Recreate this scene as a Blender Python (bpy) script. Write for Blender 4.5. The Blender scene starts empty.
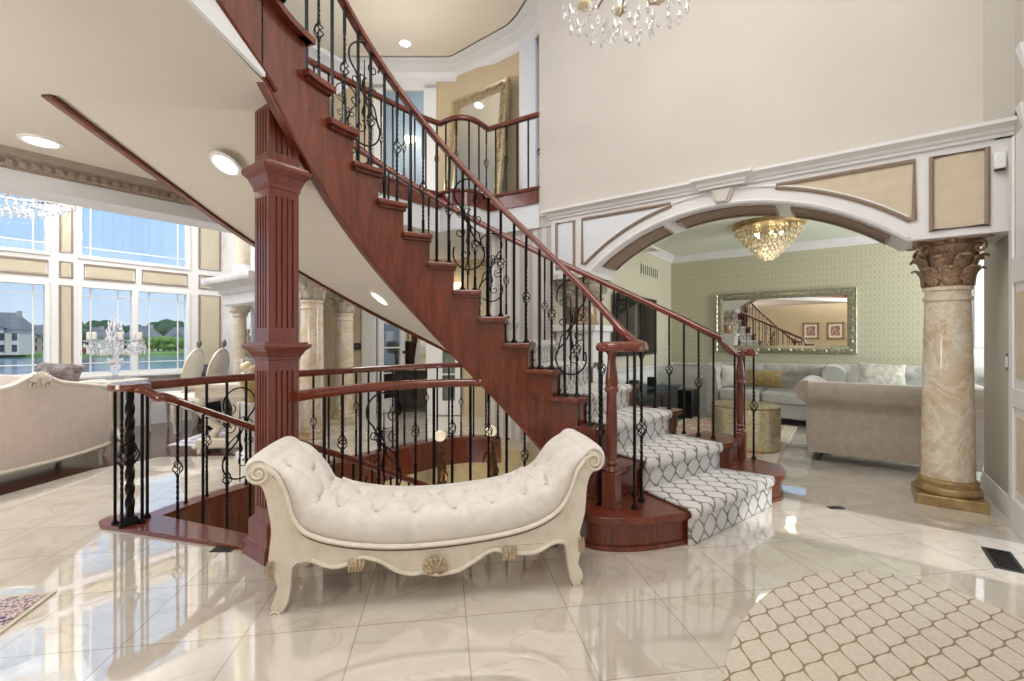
import bpy, bmesh, math, random
from mathutils import Vector, Matrix
from mathutils.geometry import tessellate_polygon
random.seed(7)
PI = math.pi
F, H, Y0, A = 455.1, 1.2, 340.5, math.radians(36.4)      # lens in pixels of a 1024 wide frame, eye height, horizon row, heading
CA, SA = math.cos(A), math.sin(A)
sc = bpy.context.scene
COL = sc.collection

# ---------- survey helpers: plan coordinates (X across, D ahead) -> room axes ----------
def c2w(X, D, z=0.0): return Vector((X*CA - D*SA, X*SA + D*CA, z))
def at_depth(px, py, D): return c2w((px-512)/F*D, D, H-(py-Y0)/F*D)
def at_z(px, py, z=0.0):
    D = (H-z)*F/(py-Y0); return c2w((px-512)/F*D, D, z)
def on_x(px, py, x0):
    q = (px-512)/F; D = x0/(q*CA-SA); return at_depth(px, py, D)
def on_y(px, py, y0):
    q = (px-512)/F; D = y0/(q*SA+CA); return at_depth(px, py, D)

# ---------- mesh builder ----------
class MB:
    def __init__(s): s.v = []; s.f = []; s.s = []; s.uv = None
    def add(s, vs, fs, smooth=False, M=None):
        o = len(s.v)
        s.v += [(M @ Vector(p)) if M else Vector(p) for p in vs]
        s.f += [[i+o for i in f] for f in fs]; s.s += [smooth]*len(fs)
        return s
    def box(s, a, b, M=None):
        (x0,y0,z0),(x1,y1,z1) = a,b
        return s.add([(x0,y0,z0),(x1,y0,z0),(x1,y1,z0),(x0,y1,z0),(x0,y0,z1),(x1,y0,z1),(x1,y1,z1),(x0,y1,z1)],
            [[0,3,2,1],[4,5,6,7],[0,1,5,4],[1,2,6,5],[2,3,7,6],[3,0,4,7]], False, M)
    def cbox(s, c, sz, M=None):
        return s.box([c[i]-sz[i]/2 for i in range(3)], [c[i]+sz[i]/2 for i in range(3)], M)
    def frustum(s, c, z0, z1, w0, w1, M=None, d0=None, d1=None):
        d0 = w0 if d0 is None else d0; d1 = w1 if d1 is None else d1
        x, y = c
        vs = [(x+sx*w/2, y+sy*d/2, z) for z,w,d in ((z0,w0,d0),(z1,w1,d1)) for sx,sy in ((-1,-1),(1,-1),(1,1),(-1,1))]
        return s.add(vs, [[0,3,2,1],[4,5,6,7],[0,1,5,4],[1,2,6,5],[2,3,7,6],[3,0,4,7]], False, M)
    def stack(s, c, prof, M=None):           # square profile: list of (width, z)
        x, y = c; vs = []
        for w, z in prof: vs += [(x+sx*w/2, y+sy*w/2, z) for sx,sy in ((-1,-1),(1,-1),(1,1),(-1,1))]
        n = len(prof); fs = [[0,3,2,1], [4*n-4,4*n-3,4*n-2,4*n-1]]
        for i in range(n-1):
            for j in range(4): fs.append([4*i+j, 4*i+(j+1)%4, 4*i+4+(j+1)%4, 4*i+4+j])
        return s.add(vs, fs, False, M)
    def lathe(s, prof, n=24, c=(0,0,0), M=None, smooth=True, a0=0, a1=2*PI, fn=None):
        full = abs(a1-a0-2*PI) < 1e-6; m = n if full else n+1
        vs = []
        for r, z in prof:
            for j in range(m):
                a = a0+(a1-a0)*j/n; rr = r*(fn(a,z) if fn else 1)
                vs.append((c[0]+rr*math.cos(a), c[1]+rr*math.sin(a), c[2]+z))
        fs = []
        for i in range(len(prof)-1):
            for j in range(n):
                k = (j+1) % m
                fs.append([i*m+j, i*m+k, (i+1)*m+k, (i+1)*m+j])
        if full:
            if prof[0][0] > 1e-5: fs.append(list(range(n))[::-1])
            if prof[-1][0] > 1e-5: fs.append([(len(prof)-1)*m+j for j in range(n)])
        return s.add(vs, fs, smooth, M)
    def tube(s, pts, r, n=6, closed=False, M=None, smooth=True, up=None):
        pts = [Vector(p) for p in pts]; N = len(pts)
        if N < 2: return s
        vs = []; prev = None
        for i, p in enumerate(pts):
            if closed: t = pts[(i+1)%N]-pts[i-1]
            else: t = pts[min(i+1,N-1)]-pts[max(i-1,0)]
            if t.length < 1e-9: t = Vector((0,0,1))
            t.normalize()
            if prev is None:
                q = Vector(up) if up else (Vector((0,0,1)) if abs(t.z) < .9 else Vector((1,0,0)))
                u = (q - t*q.dot(t)).normalized()
            else:
                u = prev - t*prev.dot(t)
                if u.length < 1e-6: u = t.orthogonal()
                u.normalize()
            prev = u; w = t.cross(u); ri = r[i] if isinstance(r,(list,tuple)) else r
            for j in range(n):
                a = 2*PI*(j+.5)/n; vs.append(p + (u*math.cos(a)+w*math.sin(a))*ri)
        fs = []
        for i in range(N if closed else N-1):
            k = (i+1) % N
            for j in range(n):
                l = (j+1) % n; fs.append([i*n+j, i*n+l, k*n+l, k*n+j])
        if not closed: fs.append(list(range(n))[::-1]); fs.append([(N-1)*n+j for j in range(n)])
        return s.add(vs, fs, smooth, M)
    def sweep(s, pts, prof, closed=False, M=None, smooth=False, flip=False):   # prof (side, up) kept upright
        pts = [Vector(p) for p in pts]; N = len(pts); m = len(prof); vs = []
        for i, p in enumerate(pts):
            if closed: a, b = pts[i]-pts[i-1], pts[(i+1)%N]-pts[i]
            else: a, b = pts[i]-pts[max(i-1,0)], pts[min(i+1,N-1)]-pts[i]
            a = Vector((a.x,a.y,0)); b = Vector((b.x,b.y,0))
            if a.length < 1e-7: a = b
            if b.length < 1e-7: b = a
            a.normalize(); b.normalize(); t = (a+b)
            if t.length < 1e-6: t = a
            t.normalize(); k = 1/max(.35, t.dot(a)); sd = Vector((t.y,-t.x,0))*k
            for u, w in prof: vs.append(p + sd*u + Vector((0,0,w)))
        fs = []
        for i in range(N if closed else N-1):
            k = (i+1) % N
            for j in range(m):
                l = (j+1) % m; fs.append([i*m+j, k*m+j, k*m+l, i*m+l])
        if not closed: fs.append(list(range(m))); fs.append([(N-1)*m+j for j in range(m)][::-1])
        return s.add(vs, fs, smooth, M)
    def prism(s, poly, z0, z1, M=None, holes=()):
        loops = [list(poly)]+[list(h) for h in holes]
        flat = [p for l in loops for p in l]; n = len(flat)
        tri = tessellate_polygon([[Vector((p[0],p[1],0)) for p in l] for l in loops])
        vs = [(p[0],p[1],z0) for p in flat]+[(p[0],p[1],z1) for p in flat]
        fs = []
        for t in tri:
            t = list(t); p, q, r = (flat[i] for i in t)
            if (q[0]-p[0])*(r[1]-p[1])-(q[1]-p[1])*(r[0]-p[0]) < 0: t = t[::-1]
            fs.append([i+n for i in t]); fs.append(t[::-1])
        o = 0
        for li, l in enumerate(loops):
            ar = sum(l[i-1][0]*l[i][1]-l[i][0]*l[i-1][1] for i in range(len(l)))
            fl = (ar < 0) != (li > 0)
            for i in range(len(l)):
                a, b = o+i, o+(i+1)%len(l)
                fs.append([b,a,a+n,b+n] if fl else [a,b,b+n,a+n])
            o += len(l)
        return s.add(vs, fs, False, M)
    def surf(s, fn, nu, nv, wu=False, wv=False, smooth=True, M=None):
        mu = nu if wu else nu+1; mv = nv if wv else nv+1
        vs = [fn(i/nu, j/nv) for i in range(mu) for j in range(mv)]
        fs = [[i*mv+j, ((i+1)%mu)*mv+j, ((i+1)%mu)*mv+(j+1)%mv, i*mv+(j+1)%mv] for i in range(nu) for j in range(nv)]
        return s.add(vs, fs, smooth, M)
    def ball(s, c, r, n=10, M=None, sz=1.0):
        pr = [(r*math.sin(PI*i/n) if 0 < i < n else 0, -r*sz*math.cos(PI*i/n)) for i in range(n+1)]
        return s.lathe(pr, max(8,n), c, M)
    def build(s, name, mat, parent=None, bevel=0, world=True, auto=35, segs=2, solid=0, sub=0):
        me = bpy.data.meshes.new(name)
        vs = s.v
        if parent is not None and world:
            Mi = WM[parent.name].inverted(); vs = [Mi @ p for p in vs]
        off = Vector((0,0,0))
        if parent is None and world and vs:
            xs = [p.x for p in vs]; ys = [p.y for p in vs]; zs = [p.z for p in vs]
            off = Vector(((min(xs)+max(xs))/2, (min(ys)+max(ys))/2, min(zs))); vs = [p-off for p in vs]
        me.from_pydata([tuple(p) for p in vs], [], s.f)
        me.polygons.foreach_set('use_smooth', [True]*len(s.f) if auto else s.s)
        if s.uv:
            l = me.uv_layers.new(name='UVMap')
            for p in me.polygons:
                for li, vi in zip(p.loop_indices, p.vertices): l.data[li].uv = s.uv[vi]
        bm = bmesh.new(); bm.from_mesh(me)
        bmesh.ops.remove_doubles(bm, verts=bm.verts, dist=2e-5)
        bmesh.ops.recalc_face_normals(bm, faces=bm.faces); bm.to_mesh(me); bm.free()
        if auto: me.set_sharp_from_angle(angle=math.radians(auto))
        me.materials.append(MAT[mat] if isinstance(mat,str) else mat)
        o = bpy.data.objects.new(name, me); COL.objects.link(o); o.location = off
        if parent is not None: o.parent = parent; WM[o.name] = WM[parent.name]
        else: WM[o.name] = Matrix.Translation(off)
        if sub: md = o.modifiers.new('sub','SUBSURF'); md.levels = md.render_levels = sub
        if bevel:
            md = o.modifiers.new('bev','BEVEL'); md.width = bevel; md.segments = segs; md.limit_method = 'ANGLE'; md.angle_limit = math.radians(40)
            md.harden_normals = False
        if solid: md = o.modifiers.new('sol','SOLIDIFY'); md.thickness = solid; md.offset = 0
        return o
WM = {}
def tag(o, label, cat, group=None, kind=None):
    o['label'] = label; o['category'] = cat
    if group: o['group'] = group
    if kind: o['kind'] = kind
    return o
def thing(name, label, cat, loc=(0,0,0), rz=0.0, group=None):
    o = bpy.data.objects.new(name, None); COL.objects.link(o)
    o.location = loc; o.rotation_euler = (0,0,rz); o.empty_display_size = .1
    WM[o.name] = Matrix.Translation(Vector(loc)) @ Matrix.Rotation(rz,4,'Z')
    return tag(o, label, cat, group)
def struct(o, label=None, cat=None):
    o['kind'] = 'structure'
    if label: o['label'] = label; o['category'] = cat or 'room'
    return o
def copy_tree(o, parent=None):
    c = o.copy(); COL.objects.link(c)
    if parent: c.parent = parent
    for ch in list(o.children): copy_tree(ch, c)
    return c

# ---------- materials ----------
MAT = {}
def lin(c):
    c = [x/255 for x in c]
    return tuple(x/12.92 if x <= .04045 else ((x+.055)/1.055)**2.4 for x in c)+(1,)
class NT:
    def __init__(s, name):
        m = bpy.data.materials.new(name); m.use_nodes = True; MAT[name] = m
        s.m = m; s.t = m.node_tree; s.n = s.t.nodes; s.p = s.n['Principled BSDF']; s.out = s.n['Material Output']
        s._co = None
    def node(s, typ, **kw):
        n = s.n.new(typ)
        for k, v in kw.items(): setattr(n, k, v)
        return n
    def link(s, a, b): s.t.links.new(a, b)
    def co(s, kind='Object', scale=(1,1,1), rot=(0,0,0), loc=(0,0,0)):
        tc = s.node('ShaderNodeTexCoord'); mp = s.node('ShaderNodeMapping')
        mp.inputs['Scale'].default_value = scale; mp.inputs['Rotation'].default_value = rot; mp.inputs['Location'].default_value = loc
        s.link(tc.outputs[kind], mp.inputs['Vector']); return mp.outputs['Vector']
    def noise(s, vec, scale, detail=4, rough=.55, dist=0):
        n = s.node('ShaderNodeTexNoise'); n.inputs['Scale'].default_value = scale; n.inputs['Detail'].default_value = detail
        n.inputs['Roughness'].default_value = rough; n.inputs['Distortion'].default_value = dist
        s.link(vec, n.inputs['Vector']); return n.outputs['Fac']
    def ramp(s, fac, stops):
        r = s.node('ShaderNodeValToRGB'); e = r.color_ramp.elements
        while len(e) < len(stops): e.new(.5)
        for i, (p, c) in enumerate(stops):
            e[i].position = p; e[i].color = lin(c) if len(c) == 3 else c
        s.link(fac, r.inputs['Fac']); return r.outputs['Color']
    def math(s, op, a, b=None, c=None):
        n = s.node('ShaderNodeMath', operation=op)
        for i, x in enumerate((a,b,c)):
            if x is None: continue
            if isinstance(x,(int,float)): n.inputs[i].default_value = x
            else: s.link(x, n.inputs[i])
        return n.outputs[0]
    def mix(s, fac, a, b, mode='MIX'):
        n = s.node('ShaderNodeMix', data_type='RGBA', blend_type=mode)
        for sock, x in ((n.inputs[0],fac),(n.inputs[6],a),(n.inputs[7],b)):
            if isinstance(x,(int,float)): sock.default_value = x
            elif isinstance(x,tuple): sock.default_value = x
            else: s.link(x, sock)
        return n.outputs[2]
    def bump(s, h, strength=.2, dist=.01):
        b = s.node('ShaderNodeBump'); b.inputs['Strength'].default_value = strength; b.inputs['Distance'].default_value = dist
        s.link(h, b.inputs['Height']); s.link(b.outputs['Normal'], s.p.inputs['Normal'])
    def base(s, c):
        if isinstance(c,tuple): s.p.inputs['Base Color'].default_value = c
        else: s.link(c, s.p.inputs['Base Color'])
    def set(s, **kw):
        for k, v in kw.items(): s.p.inputs[k.replace('_',' ')].default_value = v
        return s
def plain(name, col, rough=.5, metal=0, spec=.5, coat=0, var=0, vs=6, bump=0, bs=60, sheen=0):
    t = NT(name); t.set(Roughness=rough, Metallic=metal, Specular_IOR_Level=spec, Coat_Weight=coat, Coat_Roughness=.08)
    if sheen: t.set(Sheen_Weight=sheen, Sheen_Roughness=.4)
    if var:
        v = t.co(); f = t.noise(v, vs)
        a = tuple(max(0,x-var) for x in col); b = tuple(min(255,x+var) for x in col)
        t.base(t.ramp(f, [(.3,a),(.7,b)]))
    else: t.base(lin(col))
    if bump: t.bump(t.noise(t.co(), bs, 3), bump, .004)
    return t
def wood(name, dark, light, scale=(14,14,2.2), rough=.28, coat=.5):
    t = NT(name); v = t.co(scale=scale); f = t.noise(v, 1.6, 6, .6, .6); g = t.noise(v, 9, 3)
    t.base(t.ramp(t.math('MULTIPLY_ADD', g, .35, t.math('MULTIPLY', f, .65)), [(.3,dark),(.7,light)]))
    t.set(Roughness=rough, Coat_Weight=coat, Coat_Roughness=.1, Specular_IOR_Level=.5); return t
wood('cherry', (68,24,15), (134,64,42)); wood('cherry_rail', (80,28,18), (134,62,40), (8,8,8), .25, .6)
wood('cherry_column', (82,30,20), (132,62,44), (30,30,1.6), .33, .4)
wood('hardwood', (48,24,16), (86,50,34), (3,24,3), .2, .5); wood('espresso', (26,18,16), (48,34,28), (6,6,6), .3, .3)
plain('iron', (20,19,21), .38, .5, .5); plain('iron_gloss', (30,29,32), .25, .6)
plain('white_paint', (228,226,224), .4, spec=.45); plain('cream_wall', (207,200,191), .75, spec=.25, var=3, vs=1.5)
plain('grey_wall', (196,190,180), .6, spec=.3); plain('ceiling_paint', (214,207,197), .8, spec=.2)
plain('tan_wall', (202,184,152), .75, spec=.25, var=4, vs=2); plain('tan_panel', (206,190,164), .6, var=6, vs=9)
plain('window_tan', (194,184,160), .7, var=4, vs=5)
plain('brown_moulding', (142,122,106), .4, var=8, vs=20); plain('crown_glaze', (158,144,132), .45, var=6, vs=40)
plain('tray_ceiling', (228,217,198), .7); plain('olive_wall', (204,200,176), .75, spec=.25); plain('green_ceiling', (226,230,216), .8, spec=.2)
plain('fascia_white', (226,228,232), .6); plain('gold', (168,142,98), .4, .6, var=20, vs=14)
plain('old_gold', (176,160,126), .38, .5, var=30, vs=40); plain('silver_frame', (176,172,150), .3, .75, var=26, vs=30)
plain('pale_gilt', (176,158,130), .4, .3, var=22, vs=60); plain('capital_stone', (184,174,160), .5, .15, var=16, vs=30)
plain('bronze', (96,66,40), .35, .7, var=20, vs=20); plain('black', (16,16,18), .3); plain('black_gloss', (8,9,12), .06)
plain('chrome', (200,200,205), .12, 1); plain('plastic_white', (238,238,236), .35); plain('grille', (58,56,54), .5, .4)
plain('rubber', (14,14,14), .6); plain('paper_white', (236,232,224), .7)
plain('porcelain', (238,234,226), .3); plain('candle', (240,226,190), .5)
plain('leaf', (52,84,40), .7, var=20, vs=4); plain('grass', (110,140,62), .9, var=16, vs=.4)
plain('tree', (58,84,56), .9, var=22, vs=.35); plain('roof_grey', (120,120,124), .9, var=8, vs=1)
plain('house_wall', (206,200,188), .85); plain('house_stone', (170,160,148), .85, var=14, vs=2); plain('dark_glass', (50,60,70), .15)
plain('red_boat', (150,60,50), .5)
def fabric(name, col, var=8, rough=.85, sheen=.25, bs=180, bump=.25):
    t = NT(name); v = t.co(); f = t.noise(v, 14, 5, .65); g = t.noise(v, bs, 2)
    a = tuple(max(0,x-var) for x in col); b = tuple(min(255,x+var) for x in col)
    t.base(t.ramp(f, [(.32,a),(.68,b)])); t.set(Roughness=rough, Sheen_Weight=sheen, Sheen_Roughness=.35, Specular_IOR_Level=.25)
    t.bump(g, bump, .002); return t
fabric('cream_chenille', (222,216,210), 9); fabric('velvet_taupe', (172,160,146), 7, .6, .5); fabric('velvet_silver', (186,184,176), 9, .5, .5)
fabric('sofa_back_pink', (214,199,190), 5, .6, .3); fabric('ivory', (230,222,208), 6)
fabric('pillow_gold', (170,146,96), 22, .5); fabric('pillow_silver', (190,184,170), 30, .5, .3, 90); fabric('pillow_dark', (110,100,98), 40, .7, .1, 60)
fabric('seat_gold', (196,184,150), 10, .55, .4)
# antiqued cream paint
t = NT('antique_cream'); f = t.noise(t.co(), 12, 5, .65)
t.base(t.ramp(f, [(.25,(204,193,175)),(.5,(220,211,196)),(.75,(228,221,209))])); t.set(Roughness=.42, Specular_IOR_Level=.4)
plain('antique_gilt', (152,124,98), .36, .35, var=34, vs=60); plain('antique_line', (104,86,68), .5)
# polished marble floor: 0.45 m tiles laid diagonally
t = NT('marble_floor'); tc = t.node('ShaderNodeTexCoord'); geo = t.node('ShaderNodeNewGeometry'); mp = t.node('ShaderNodeMapping')
JX, JY = c2w((471.4-512)/F*1.604, 1.604).xy
mp.vector_type = 'TEXTURE'; mp.inputs['Location'].default_value = (JX, JY, 0); mp.inputs['Rotation'].default_value = (0,0,math.radians(45)); mp.inputs['Scale'].default_value = (.45,.45,.45)
t.link(geo.outputs['Position'], mp.inputs['Vector'])
sp = t.node('ShaderNodeSeparateXYZ'); t.link(mp.outputs[0], sp.inputs[0])
qq = at_z(690,596); qd = Matrix.Rotation(-math.radians(45),3,'Z') @ (qq-Vector((JX,JY,0)))/.45
ux = sp.outputs[0]; uy = t.math('ADD', sp.outputs[1], -(qd.y % 1))
def edge(t, s, w):
    fr = t.math('FRACT', s); d = t.math('MINIMUM', fr, t.math('SUBTRACT', 1.0, fr)); return t.math('LESS_THAN', d, w)
gr = t.math('MAXIMUM', edge(t, ux, .0045), edge(t, uy, .0045))
cv = t.node('ShaderNodeCombineXYZ'); t.link(t.math('FLOOR', ux), cv.inputs[0]); t.link(t.math('FLOOR', uy), cv.inputs[1])
wn = t.node('ShaderNodeTexWhiteNoise'); t.link(cv.outputs[0], wn.inputs['Vector'])
va = t.node('ShaderNodeVectorMath', operation='MULTIPLY_ADD'); t.link(wn.outputs['Color'], va.inputs[0]); va.inputs[1].default_value = (9,9,9); t.link(geo.outputs['Position'], va.inputs[2])
n1 = t.noise(va.outputs[0], 2.2, 6, .6, 1.2); n2 = t.noise(va.outputs[0], 1.1, 7, .6, 2.2)
c1 = t.ramp(n1, [(.3,(205,195,181)),(.55,(216,208,196)),(.8,(224,218,209))])
vein = t.math('SUBTRACT', 1.0, t.math('MULTIPLY', t.math('ABSOLUTE', t.math('SUBTRACT', n2, .5)), 42))
vein = t.math('MULTIPLY', t.math('MAXIMUM', vein, 0.0), .35)
c2 = t.mix(vein, c1, lin((182,164,142)))
br = t.math('MULTIPLY_ADD', wn.outputs['Value'], .10, .93)
bc = t.node('ShaderNodeCombineXYZ'); [t.link(br, bc.inputs[i]) for i in range(3)]
c2 = t.mix(1.0, c2, bc.outputs[0], 'MULTIPLY')
t.base(t.mix(gr, c2, lin((168,152,132)))); t.set(Roughness=.045, Specular_IOR_Level=1.0, IOR=2.0, Coat_Weight=1.0, Coat_IOR=1.6, Coat_Roughness=.02)
# column marble
t = NT('column_marble'); v = t.co(); n1 = t.noise(v, 3.2, 6, .6, 1.6); n2 = t.noise(v, 2.4, 7, .62, 2.4)
c1 = t.ramp(n1, [(.3,(190,160,118)),(.5,(208,192,168)),(.72,(222,211,194))])
vein = t.math('MAXIMUM', t.math('SUBTRACT', 1.0, t.math('MULTIPLY', t.math('ABSOLUTE', t.math('SUBTRACT', n2, .5)), 22)), 0.0)
t.base(t.mix(t.math('MULTIPLY', vein, .5), c1, lin((236,230,218)))); t.set(Roughness=.15, Coat_Weight=.3)
t = NT('mantel_stone'); v = t.co(); t.base(t.ramp(t.noise(v, 5, 5), [(.3,(204,204,204)),(.7,(226,225,223))])); t.set(Roughness=.5)
t = NT('mantel_marble'); v = t.co(); t.base(t.ramp(t.noise(v, 5, 6, .6, 1.5), [(.3,(190,172,146)),(.7,(222,212,196))])); t.set(Roughness=.3)
# quatrefoil trellis carpets
def trellis(name, kind, cell, ground, line, w, grey=None, rough=.95):
    t = NT(name); v = t.co(kind, scale=(1/cell[0],1/cell[1],1)); sp = t.node('ShaderNodeSeparateXYZ'); t.link(v, sp.inputs[0])
    x, y = sp.outputs[0], sp.outputs[1]
    cs = t.math('MULTIPLY_ADD', t.math('COSINE', t.math('MULTIPLY', y, 3*PI)), .25*-.01, t.math('MULTIPLY', t.math('COSINE', t.math('MULTIPLY', y, PI)), .25*1.01))
    ww = t.math('MULTIPLY_ADD', t.math('ABSOLUTE', t.math('SINE', t.math('MULTIPLY', y, 2*PI))), w*.5, w)
    def near(sv):
        fr = t.math('FRACT', sv); return t.math('LESS_THAN', t.math('MINIMUM', fr, t.math('SUBTRACT', 1.0, fr)), ww)
    g = t.math('MAXIMUM', near(t.math('SUBTRACT', x, cs)), near(t.math('ADD', t.math('ADD', x, .5), cs)))
    nz = t.noise(t.co(kind, scale=(1,1,1)), 60, 3)
    gc = t.ramp(nz, [(.3,tuple(x-7 for x in ground)),(.7,tuple(min(255,x+5) for x in ground))])
    br = t.noise(t.co(kind), 7, 2)
    lc = t.ramp(br, [(.35,line),(.65,grey or line)])
    t.base(t.mix(g, gc, lc)); t.set(Roughness=rough, Specular_IOR_Level=.1, Sheen_Weight=.2)
    t.bump(t.noise(t.co(kind), 260, 2), .4, .003)
trellis('stair_carpet', 'UV', (.14,.10), (222,220,218), (120,106,94), .05, (160,154,150))
trellis('rug_trellis', 'Object', (.104,.104), (204,194,178), (140,116,94), .03, (150,128,106))
# damask wallpaper
t = NT('damask'); v = t.co('Object', scale=(1/.105,1,1/.085)); sp = t.node('ShaderNodeSeparateXYZ'); t.link(v, sp.inputs[0])
x, y = sp.outputs[0], sp.outputs[2]
cs = t.math('MULTIPLY', t.math('COSINE', t.math('MULTIPLY', y, PI)), .25)
def nearw(sv, w):
    fr = t.math('FRACT', sv); return t.math('SUBTRACT', w, t.math('MINIMUM', fr, t.math('SUBTRACT', 1.0, fr)))
band = t.math('MAXIMUM', nearw(t.math('SUBTRACT', x, cs), .085), nearw(t.math('ADD', t.math('ADD', x, .5), cs), .085))
mot = t.math('MULTIPLY', t.math('SINE', t.math('MULTIPLY', x, 2*PI)), t.math('COSINE', t.math('MULTIPLY', y, PI)))
mot = t.math('SUBTRACT', t.math('ABSOLUTE', mot), .55)
pet = t.math('MULTIPLY', t.math('COSINE', t.math('MULTIPLY', x, 12*PI)), t.math('COSINE', t.math('MULTIPLY', y, 7*PI)))
fa = t.math('MAXIMUM', t.math('MULTIPLY', band, 4), mot)
fa = t.math('ADD', fa, t.math('MULTIPLY', pet, .22)); fa = t.math('ADD', fa, t.math('MULTIPLY', t.math('SUBTRACT', t.noise(t.co('Object'), 45, 2), .5), .8))
fa = t.math('GREATER_THAN', fa, .04)
t.base(t.mix(fa, lin((197,193,167)), lin((184,179,151)))); t.set(Roughness=.45, Specular_IOR_Level=.5)
# figured rugs
def figured(name, stops, sc_):
    t = NT(name); v = t.co(); f = t.noise(v, sc_, 3, .5, .8)
    vo = t.node('ShaderNodeTexVoronoi'); vo.inputs['Scale'].default_value = sc_*1.6; t.link(v, vo.inputs['Vector'])
    t.base(t.ramp(t.math('MULTIPLY_ADD', vo.outputs['Distance'], .5, t.math('MULTIPLY', f, .7)), stops)); t.set(Roughness=.95, Specular_IOR_Level=.1)
figured('persian_red', [(.3,(120,60,80)),(.45,(150,96,110)),(.55,(220,208,200)),(.75,(96,84,110))], 30)
figured('family_rug', [(.3,(120,140,164)),(.45,(196,186,176)),(.58,(190,140,110)),(.75,(206,198,188))], 5)
figured('great_rug', [(.3,(110,124,160)),(.5,(214,210,206)),(.7,(150,150,170))], 5)
figured('picture_print', [(.3,(50,40,36)),(.5,(150,60,44)),(.65,(214,200,176)),(.8,(70,70,80))], 9)
plain('rug_border', (206,196,178), .95)
# glass
def pane_mat(name, tint=(1,1,1,1), refl=.06):
    t = NT(name); tr = t.node('ShaderNodeBsdfTransparent'); tr.inputs[0].default_value = tint
    gl = t.node('ShaderNodeBsdfGlossy'); gl.inputs['Roughness'].default_value = .0
    mx = t.node('ShaderNodeMixShader'); mx.inputs[0].default_value = refl
    t.link(tr.outputs[0], mx.inputs[1]); t.link(gl.outputs[0], mx.inputs[2]); t.link(mx.outputs[0], t.out.inputs['Surface'])
pane_mat('pane', (.97,.98,.98,1), .05)
pane_mat('door_glass', (.78,.86,.92,1), .12)
t = NT('crystal_white'); t.base(lin((244,244,248))); t.set(Roughness=.1, Transmission_Weight=.35, IOR=1.5, Specular_IOR_Level=.8)
t = NT('crystal'); t.base(lin((250,250,252))); t.set(Roughness=.03, Transmission_Weight=.75, IOR=1.5, Specular_IOR_Level=.8)
t = NT('crystal_warm'); t.base(lin((255,246,222))); t.set(Roughness=.05, Transmission_Weight=.6, IOR=1.5, Specular_IOR_Level=.8)
t = NT('mirror'); t.base(lin((236,236,232))); t.set(Roughness=.005, Metallic=1.0)
def glow(name, col, st):
    t = NT(name); t.base(lin(col)); t.set(Emission_Color=lin(col), Emission_Strength=st, Roughness=.5)
glow('lamp_lens', (255,250,238), 6.0); glow('bulb_warm', (255,226,170), 7.0); glow('globe_glow', (255,240,214), .35); glow('sconce', (255,240,215), 4.0)
t = NT('lake'); t.base(lin((120,146,166))); t.set(Roughness=.12, Specular_IOR_Level=.6); t.bump(t.noise(t.co(scale=(.25,.8,1)), 1.0, 4), .25, .3)
t = NT('striped_wall'); sp = t.node('ShaderNodeSeparateXYZ'); t.link(t.co('Object'), sp.inputs[0])
fr = t.math('FRACT', t.math('MULTIPLY', sp.outputs[0], 1/.125)); e = t.math('LESS_THAN', fr, .5)
t.base(t.mix(e, lin((216,212,208)), lin((186,180,176)))); t.set(Roughness=.6)  # alternating paler and greyer upright stripes, colour only
SKY = 1.15; EXPO = 0.0
# ================= staircase geometry (plan polar about the stair centre) =================
PX, PD, RI, RO, DE, T0, RIS = -.138, 2.322, 1.10, 2.35, 9.73, 17.934, .197
ZU, ZC = .197*15, 2.5                      # upper floor, lower ceiling
def th(k): return T0 + DE*k
def P(R, deg, z=0.0):
    a = math.radians(deg); return c2w(PX+R*math.cos(a), PD+R*math.sin(a), z)
def nose(deg): return RIS*(deg-T0)/DE
def herm(x, x0, y0, m0, x1, y1, m1):
    h = x1-x0; t = (x-x0)/h
    return (2*t**3-3*t*t+1)*y0+(t**3-2*t*t+t)*h*m0+(-2*t**3+3*t*t)*y1+(t**3-t*t)*h*m1
SL = RIS/DE
def bot_in(d):
    if d <= 155: return max(0.0, nose(d)-.685)
    return herm(d, 155, nose(155)-.685, SL, 184, 2.52, .008)
def bot_out(d):
    if d <= 155: return max(0.0, nose(d)-.62)
    return herm(min(d,178), 155, nose(155)-.62, SL, 178, 2.5, .01)
def sof_in(d):
    if d <= 146: return bot_in(d)
    return herm(min(d,168), 146, bot_in(146), SL, 168, 2.495, .01)
WELL = [(-2.46,2.97),(-2.34,3.4),(-2.15,3.79),(-1.93,4.16),(-1.68,4.5),(-1.425,4.875),(-1.077,5.28),(-.885,5.48),(-.68,5.6),(-.47,5.64),(-.2,5.6)]
def smooth_path(pts, n=6):
    out = []; N = len(pts); pts = [Vector(p) for p in pts]
    for i in range(N-1):
        p0, p1, p2, p3 = pts[max(i-1,0)], pts[i], pts[i+1], pts[min(i+2,N-1)]
        for j in range(n):
            t = j/n; out.append(.5*((2*p1)+(p2-p0)*t+(2*p0-5*p1+4*p2-p3)*t*t+(3*p1-p0-3*p2+p3)*t**3))
    out.append(pts[-1]); return out
def resample(pts, step):
    d = [0]
    for a, b in zip(pts, pts[1:]): d.append(d[-1]+(b-a).length)
    n = max(1, round(d[-1]/step)); out = []; j = 0
    for i in range(n+1):
        s = d[-1]*i/n
        while j < len(d)-2 and d[j+1] < s: j += 1
        t = (s-d[j])/max(1e-9, d[j+1]-d[j]); out.append(pts[j].lerp(pts[j+1], min(1,t)))
    return out

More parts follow.
